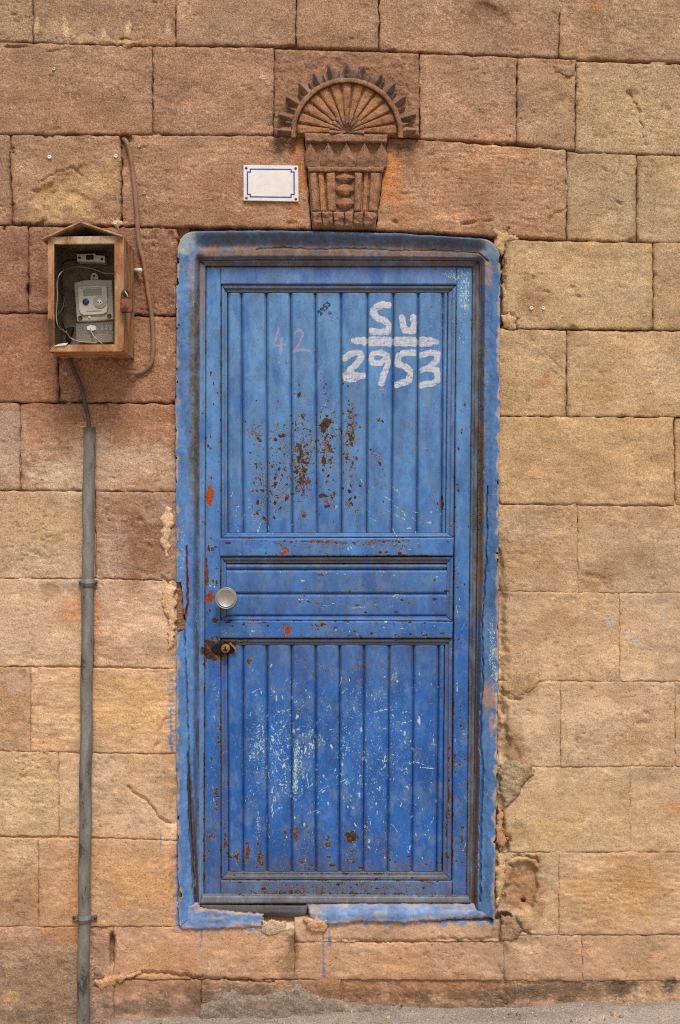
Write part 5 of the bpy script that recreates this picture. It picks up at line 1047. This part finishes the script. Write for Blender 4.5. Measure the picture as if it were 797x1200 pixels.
# lock: rusted plate, ragged opening and brass cylinder
v = prism([(247, 760), (254, 754.5), (262, 754), (270, 754.5), (274, 760), (268, 764.5), (260, 767), (252, 765)], LF + .0042, LF - .01, .0005); lk = emit('keyhole', v[0], v[1], M['hole'], door, smooth=False)
V, F = lathe(264, 760.5, [(.0010, -.022), (.0120, -.022), (.0140, -.024), (.0145, -.030), (.0145, -.055)], 26); cy = emit('lock_cylinder', V, F, M['brass'], lk)
V, F = prism([(263.3, 757.5), (264.7, 757.5), (265, 761), (266.4, 761), (266.2, 763), (261.8, 763), (261.6, 761), (263, 761)], -.0215, -.024); emit('key_slot', V, F, M['hole'], cy, smooth=False)
v = prism([(268, 754), (270, 753), (277, 760), (275.5, 761.5)], LF + .010, LF, .0006); emit('bent_flap', v[0], v[1], M['brass'], lk, smooth=False)
for px, py in [(246, 687), (251, 688)]:
    V, F = lathe(px, py, [(.0008, LF + .003), (.0022, LF + .002), (.0024, LF - .002)], 10); emit('rivet', V, F, M['white'], door)

# ------------------------------------------------------------------ electricity meter cabinet
DF = .172
box = thing('meter_cabinet', W(107, 412, .08), 'rusty cream steel meter cabinet with a small gable roof on the left of the wall', 'cabinet')
def P_(name, poly, d1, d0, mat, parent, bev=.0012, smooth=False, label=None):
    V, F = prism(poly, d1, d0, bev); return emit(name, V, F, M[mat], parent, smooth=smooth, label=label)
kf = (DIST - DF) / DIST
def bk(x, y, d): k_ = (DIST - DF) / (DIST - d); return ((x - CX) * k_ + CX, (y - CY) * k_ + CY)   # same world x,z as a front point, seen at depth d
def at(pts, d): return [bk(x, y, d) for x, y in pts]
P_('back_panel', at(rect(57, 280, 144.5, 411), .010), .010, .004, 'boxin', box)
P_('side_panel', at(rect(56.2, 280, 57.4, 411), DF - .003), DF - .003, .005, 'boxin', box, .0003)
P_('side_panel', at(rect(143.6, 278, 144.9, 411), DF - .003), DF - .003, .005, 'rustbox', box, .0003)
P_('floor_panel', at(rect(56.4, 409.4, 144.8, 411.4), DF - .003), DF - .003, .005, 'rustbox', box, .0004)
P_('ceiling_panel', at(rect(57.6, 279.5, 143.4, 281), DF - .004), DF - .004, .011, 'boxin', box, .0003)
P_('front_strip', [(56, 279), (63.4, 279.5), (63.6, 404), (56, 411.5)], DF, DF - .006, 'rustbox', box)
P_('front_strip', [(134, 279), (145, 276.5), (145, 411.5), (134.3, 404)], DF + .0002, DF - .006, 'rustbox', box)
P_('front_header', [(57.5, 277.5), (143, 276), (134, 285.4), (63.2, 286)], DF + .001, DF - .010, 'rustroof', box)
P_('front_lip', [(63.2, 404), (134.4, 403.6), (144.8, 412), (56.5, 412.2)], DF + .0006, DF - .008, 'rustbox', box, label='slanting rusty bottom lip')
P_('rusted_patch', [(56.6, 373), (62.8, 374), (62.9, 403.4), (56.8, 408)], DF + .0008, DF - .001, 'rustplate', box, .0002, label='dark red rust patch')
P_('peeled_edge', [(63.8, 406), (69, 403), (80, 401.6), (77, 404.6)], DF + .004, DF + .0025, 'white', box, .0002)
def roofslab(a, b, th, d1, d0, name):
    pts = [a, b, (b[0], b[1] + th), (a[0], a[1] + th)]; P_(name, pts, d1, d0, 'rustroof', box, .0006)
roofslab((48.5, 279), (94.2, 259), 2.0, DF + .014, .004, 'roof_slope'); roofslab((94.2, 259), (143.5, 275.6), 2.0, DF + .014, .004, 'roof_slope')
P_('gable_board', at([(60, 278.5), (94, 264), (140, 278)], .012), .012, .006, 'boxin', box, .0002)

meter = thing('electricity_meter', W(110, 378, .02), 'grey electricity meter with blue button inside the rusty cabinet', 'meter')
def MP(name, poly, d1, d0, mat, parent, bev=.001, **k): return P_(name, poly, d1, d0, mat, parent, bev, **k)
hs_ = MP('housing', [(86.5, 331), (98, 328.3), (110, 327.2), (131.5, 328), (132.6, 352), (133, 374.6), (112, 376.4), (90, 377.2), (88, 352)], .050, .011, 'meter', meter, .004, smooth=False)
MP('hanging_lug', [(105.5, 328), (106.6, 322), (108.6, 319.6), (111.4, 319.4), (114, 321.6), (115.8, 327.6)], .040, .012, 'meter', meter, .0015)
V, F = lathe(110.3, 323.6, [(.0008, .0404), (.0036, .0404), (.0036, .036)], 14); emit('lug_hole', V, F, M['dark'], meter)
fp = MP('face_plate', [(91, 338), (93, 336), (123, 334), (125.2, 335.6), (126.2, 361), (125, 366), (121, 368.2), (98, 369.2), (94.5, 367.5), (92.8, 363)], .056, .048, 'label', meter, .0015)
MP('display', [(97.2, 339), (118.6, 338), (118.9, 345.4), (97.6, 346.6)], .0575, .054, 'lcd', fp, .0004)
V, F = lathe(100.4, 353.4, [(.001, .0605), (.0085, .0605), (.0098, .059), (.0100, .054)], 22); emit('button', V, F, M['bluebtn'], fp)
V, F = lathe(117, 354, [(.001, .0580), (.0190, .0580), (.0205, .0572), (.0206, .054)], 30); dl = emit('optical_port', V, F, M['meter'], fp)
V, F = lathe(116.6, 354.2, [(.001, .0592), (.0088, .0592), (.0094, .0582), (.0094, .056)], 22); emit('port_disc', V, F, M['white'], dl)
for dx in (-1.4, 1.5):
    V, F = lathe(116.4 + dx, 354.3, [(.0005, .0597), (.0023, .0597), (.0023, .058)], 10); emit('port_hole', V, F, M['dark'], dl)
MP('print_bar', [(94, 337.6), (120, 336.0), (120, 336.7), (94, 338.3)], .0566, .0555, 'lcd', fp, 0); MP('print_bar', [(101, 364.4), (119, 363.4), (119, 364.6), (101, 365.6)], .0566, .0555, 'lcd', fp, 0)
for px, py in [(94.2, 372.6), (128.2, 370.4)]:
    V, F = lathe(px, py, [(.001, .0505), (.0058, .0505), (.0066, .0525), (.0072, .0500), (.0072, .046)], 18); emit('housing_screw', V, F, M['dcable'], meter)
V, F = lathe(104.6, 371.8, [(.001, .0530), (.0035, .0528), (.0042, .048)], 14); emit('seal', V, F, M['white'], meter)
tc = MP('terminal_cover', [(89, 378.4), (132.4, 376), (133, 401), (89.5, 402)], .044, .012, 'clear', meter, .002)
MP('terminal_block', [(92, 392), (131, 391), (131.4, 401), (92.2, 401.6)], .036, .012, 'boxin', meter, .001)
MP('connector', [(101.5, 382.5), (106, 381), (112, 382), (112.6, 386.5), (107, 388), (102, 386.4)], .047, .034, 'white', meter, .0012)
for px in (118.5, 123.6, 128):
    MP('terminal', rect(px, 380.2, px + 2.6, 386.4), .030, .012, 'meter', meter, .0006)

brk = thing('circuit_breaker', W(106, 307, .02), 'pale circuit breaker mounted above the meter in the cabinet', 'breaker')
MP('body', [(90, 297.8), (111.8, 296.9), (112.2, 299), (123, 299.6), (123.2, 307.8), (112, 306.6), (90.4, 306.4)], .046, .011, 'white', brk, .0012)
MP('switch', [(100.8, 298.8), (109.2, 298.5), (109.3, 304), (101, 304.4)], .050, .044, 'dark', brk, .0008)
for px, py in [(93.2, 302), (119.4, 303.6)]:
    V, F = lathe(px, py, [(.001, .0466), (.0042, .0466), (.0044, .044)], 14); emit('terminal_screw', V, F, M['dark'], brk)

zz = lambda L, d: [W(40 + x / 6.13, 250 + y / 6.13, dd + .085 * float(sm(250, 190, x))) for (x, y), dd in zip(L, d if hasattr(d, '__len__') else [d] * len(L))]
def wire(name, L, d, r, mat, label):
    V, F = tube(zz(L, d), r, 8, 8); return emit(name, V, F, M[mat], None, label=label, cat='wire', group='loose wires in the meter cabinet')
wire('wire', [(310, 335), (250, 335), (205, 365), (165, 450), (172, 540), (214, 596), (205, 680), (162, 745), (158, 800), (190, 850), (235, 875), (270, 905)], .036, .0023, 'wireb', 'black wire looping down from the breaker along the cabinet left side')
wire('wire', [(575, 432), (500, 428), (430, 402), (330, 384), (250, 396), (190, 430), (166, 500), (168, 600), (160, 720), (172, 810), (235, 858)], .046, .0018, 'wirew', 'grey wire arching over the meter inside the cabinet')
wire('wire', [(228, 850), (262, 895), (310, 918), (380, 926), (450, 932)], .060, .0023, 'wirew', 'pale wire lying along the cabinet floor')
wire('wire', [(405, 830), (416, 862), (444, 898), (492, 938)], [.046, .055, .06, .06], .0022, 'wirew', 'short pale wire hanging from the meter terminals')
wire('wire', [(190, 560), (214, 640), (205, 720), (209, 796), (232, 860)], .030, .0022, 'wireb', 'thin black wire crossing the looped wires at the cabinet left')
MP_ = P_('cable_gland', [(78, 384), (86, 383), (80, 402), (77, 402)], .030, .012, 'dark', box, .0008)

lock = thing('padlock', W(147.5, 365, .186), 'small rusty padlock hanging on the cabinet corner', 'padlock')
P_('body', [(140.4, 351), (141.4, 350.2), (154, 350.2), (155, 351), (154.8, 364.4), (153.8, 365.4), (141.6, 365.6), (140.6, 364.6)], .198, .178, 'padlock', lock, .002)
V, F = tube([W(143.4, 352, .188), W(143.2, 346, .188), W(145, 341.4, .188), W(148.4, 340, .188), W(151.6, 342.4, .188), W(152.2, 347, .188), W(152, 352, .188)], .0042, 10, 6); emit('shackle', V, F, M['rustplate'], lock)
P_('hasp', [(145.2, 338), (149.6, 338), (150.2, 346.6), (145.6, 347.4)], .186, .165, 'rustplate', box, .0008)
V, F = tube([W(146, 341, .19), W(148.6, 344.5, .193), W(150, 348, .19)], .0022, 8, 5); emit('staple', V, F, M['meter'], box)

# cables and conduit
r = 2.6 * S; d = r + .004
pts = [(143, 163), (148, 166), (153, 182), (157, 212), (160, 245), (163, 284), (168.6, 308), (173.6, 342), (178, 372), (179.6, 407), (175.6, 428), (162, 437), (145, 433.5), (131, 422), (127, 414)]
V, F = tube([W(x, y, -.03 if i == 0 else (.05 if i == len(pts) - 1 else d + (.018 if i > 11 else 0))) for i, (x, y) in enumerate(pts)], r, 12, 7)
emit('cable', V, F, M['cable'], None, label='brown cable curving down the wall right of the meter cabinet', cat='cable')
V, F = tube([W(x, y, dd) for x, y, dd in [(80, 405, .03), (82.5, 421, .022), (88, 437, .016), (94.5, 452, .014), (100, 474, .016), (104, 494, .022), (105, 512, .024)]], 2.4 * S, 12, 7)
emit('cable', V, F, M['dcable'], None, label='short dark cable from the cabinet into the conduit pipe', cat='cable')

con = thing('conduit_pipe', W(97, 1200, .024), 'grey vertical conduit pipe clamped to the wall left of the door', 'pipe')
rp = 7.0 * S; top = W(105, 501, .024); bot = W(97, 1222, .024)
ax = [top + (bot - top) * t for t in np.linspace(0, 1, 60)]
ax = [p + np.array([.0012 * math.sin(i * .7), 0, 0]) for i, p in enumerate(ax)]
Vo, Fo = tube(ax, [rp * (1 + .012 * math.sin(i * 2.3)) for i in range(60)], 26, 1, caps=False)
Vi, Fi = tube([ax[0], ax[1], ax[2]], rp * .86, 26, 1, caps=False)
n0 = len(Vo); rim = [(k, (k + 1) % 26, n0 + (k + 1) % 26, n0 + k) for k in range(26)]
V, F = join((Vo, Fo), (Vi, Fi)); emit('pipe', V, F + rim, M['pipe'], con)
for cy_, ears in [(683, (92, 113.5)), (1076, (84.5, 113.5))]:
    t = (cy_ - 501) / (1222 - 501); c = top + (bot - top) * t; dz = (bot - top) / np.linalg.norm(bot - top)
    V, F = tube([c - dz * .012, c - dz * .0115, c + dz * .0115, c + dz * .012], [rp * 1.02, rp * 1.13, rp * 1.13, rp * 1.02], 28, 1); cl = emit('pipe_clamp', V, F, M['pipe'], con)
    V, F = tube([c - dz * .003, c + dz * .003], [rp * 1.17, rp * 1.17], 28, 1); emit('clamp_rib', V, F, M['pipe'], cl)
    P_('clamp_ear', rect(ears[0], cy_ - 3, ears[1], cy_ + 3), .010, -.002, 'pipe', cl, .001)
    for ex in (ears[0] + 2, ears[1] - 2):
        V, F = lathe(ex, cy_, [(.001, .0145), (.0040, .0140), (.0052, .0110), (.0052, .008)], 14); emit('clamp_screw', V, F, M['screw'], cl)

# enamel plate
pq = thing('house_plate', W(317, 236, .005), 'white enamel house plate with blue border beside the keystone', 'plate')
P_('plate', [(285.2, 193.4), (349.6, 194), (350, 236.2), (285.4, 235)], .010, .005, 'enamel', pq, .0014, smooth=False)
def mitre(poly, o):
    out = []; n = len(poly)
    for i in range(n):
        a, b, c = np.array(poly[i - 1], float), np.array(poly[i], float), np.array(poly[(i + 1) % n], float)
        d1 = (b - a) / np.hypot(*(b - a)); d2 = (c - b) / np.hypot(*(c - b)); n1 = np.array([-d1[1], d1[0]]); n2 = np.array([-d2[1], d2[0]])
        m = (n1 + n2); m /= np.hypot(*m); out.append(tuple(b + m * o / max(.3, m @ n1)))
    return out
x0, y0, x1, y1, nn = 290, 198.2, 344.6, 231.2, 3.4
path = [(x0 + nn, y0), (x1 - nn, y0 + .3), (x1 - nn, y0 + nn), (x1, y0 + nn), (x1 + .2, y1 - nn), (x1 - nn, y1 - nn), (x1 - nn, y1), (x0 + nn, y1 - .6), (x0 + nn, y1 - nn), (x0, y1 - nn), (x0, y0 + nn), (x0 + nn, y0 + nn)]
po, pi = mitre(path, -.75), mitre(path, .75); n = len(path)
V = np.concatenate([[W(x, y, .0104) for x, y in po], [W(x, y, .0104) for x, y in pi], [W(x, y, .0096) for x, y in po], [W(x, y, .0096) for x, y in pi]])
F = []
for i in range(n):
    j = (i + 1) % n; F += [(i, j, n + j, n + i), (2 * n + i, 2 * n + j, j, i), (n + i, n + j, 3 * n + j, 3 * n + i)]
emit('border', V, F, M['enblue'], pq, smooth=False)
for px, py in [(288.6, 196.8), (346.4, 197.2), (346.8, 233), (288.8, 231.8)]:
    V, F = lathe(px, py, [(.0008, .0122), (.0035, .0115), (.0044, .0098), (.0044, .006)], 14); emit('plate_screw', V, F, M['screw'], pq)

# ------------------------------------------------------------------ street
gxs = np.concatenate([np.linspace(-60, -4, 30), np.arange(-3.9, 4.2, .03), np.linspace(4.3, 60, 30)])
gys = np.concatenate([np.linspace(-60, -1.3, 30), np.arange(-1.25, .3, .012), [.45]])
X, Y = np.meshgrid(gxs, gys)
pxs = X / S + CX
zb = CAMZ + (CY - GROUND(pxs)) * S
far = sm(-2.5, -.6, Y)
Z = zb * far + .05 * (Y + .6) * 0 + far * (.005 * fbm(X * 3, Y * 3, 5, 4) + .004 * fbm(X * 18, Y * 18, 8, 3) + .010 * sm(-.10, 0, Y) * fbm(X * 6, Y * 6, 9, 3))
C = np.ones(X.shape + (1,)) * lin((164, 148, 134)) * (1 + .22 * fbm(X * 4, Y * 9, 12, 4)[..., None] + .18 * fbm(X * 26, Y * 26, 16, 3)[..., None])
mgr = sm(-.10, .0, Y + .05 * fbm(X * 5, Y * 5, 18, 3))[..., None] * .3
C = np.clip(C * (1 - mgr) + lin((96, 84, 74)) * mgr, 0, 1)
emit('pavement', np.stack([X, Y, Z], -1), gridfaces(*X.shape)[:, ::-1].copy(), M['stone'], None, dict(Col=np.concatenate([C, np.ones(X.shape + (1,))], -1), tool=np.zeros(X.shape), grain=np.full(X.shape, .9), pit=np.full(X.shape, .7)), kind='structure', origin=(0, 0, 0))

# grit and crumbs of stone lying along the foot of the wall
ico = bmesh.new(); bmesh.ops.create_icosphere(ico, subdivisions=1, radius=1.0); iv = np.array([v.co[:] for v in ico.verts]); itf = [[v.index for v in f.verts] for f in ico.faces]; ico.free()
Vs, Fs, Cs = [], [], []; o = 0
for i in range(320):
    x = rng.uniform(-1.6, 1.6); y = -abs(rng.normal(.0, .10)) - .005; sz = rng.uniform(.002, .006) * (2.0 if rng.random() < .06 else 1)
    z = CAMZ + (CY - float(GROUND(np.array(x / S + CX)))) * S 
    V = iv * sz * rng.uniform(.6, 1.3, 3) * (1 + .2 * rng.normal(size=(12, 1))) + np.array([x, y, z]); Vs.append(V); Fs += [[a + o for a in f] for f in itf]; o += 12
    Cs.append(np.tile(np.append(lin(np.array([168, 140, 112]) + rng.normal(0, 16)), 1), (12, 1)))
emit('grit', np.concatenate(Vs), Fs, M['stone'], None, dict(Col=np.concatenate(Cs), tool=np.zeros(o), grain=np.ones(o), pit=np.zeros(o)), smooth=False, kind='stuff', label='small stone crumbs scattered along the foot of the wall', cat='gravel', origin=(0, 0, 0))
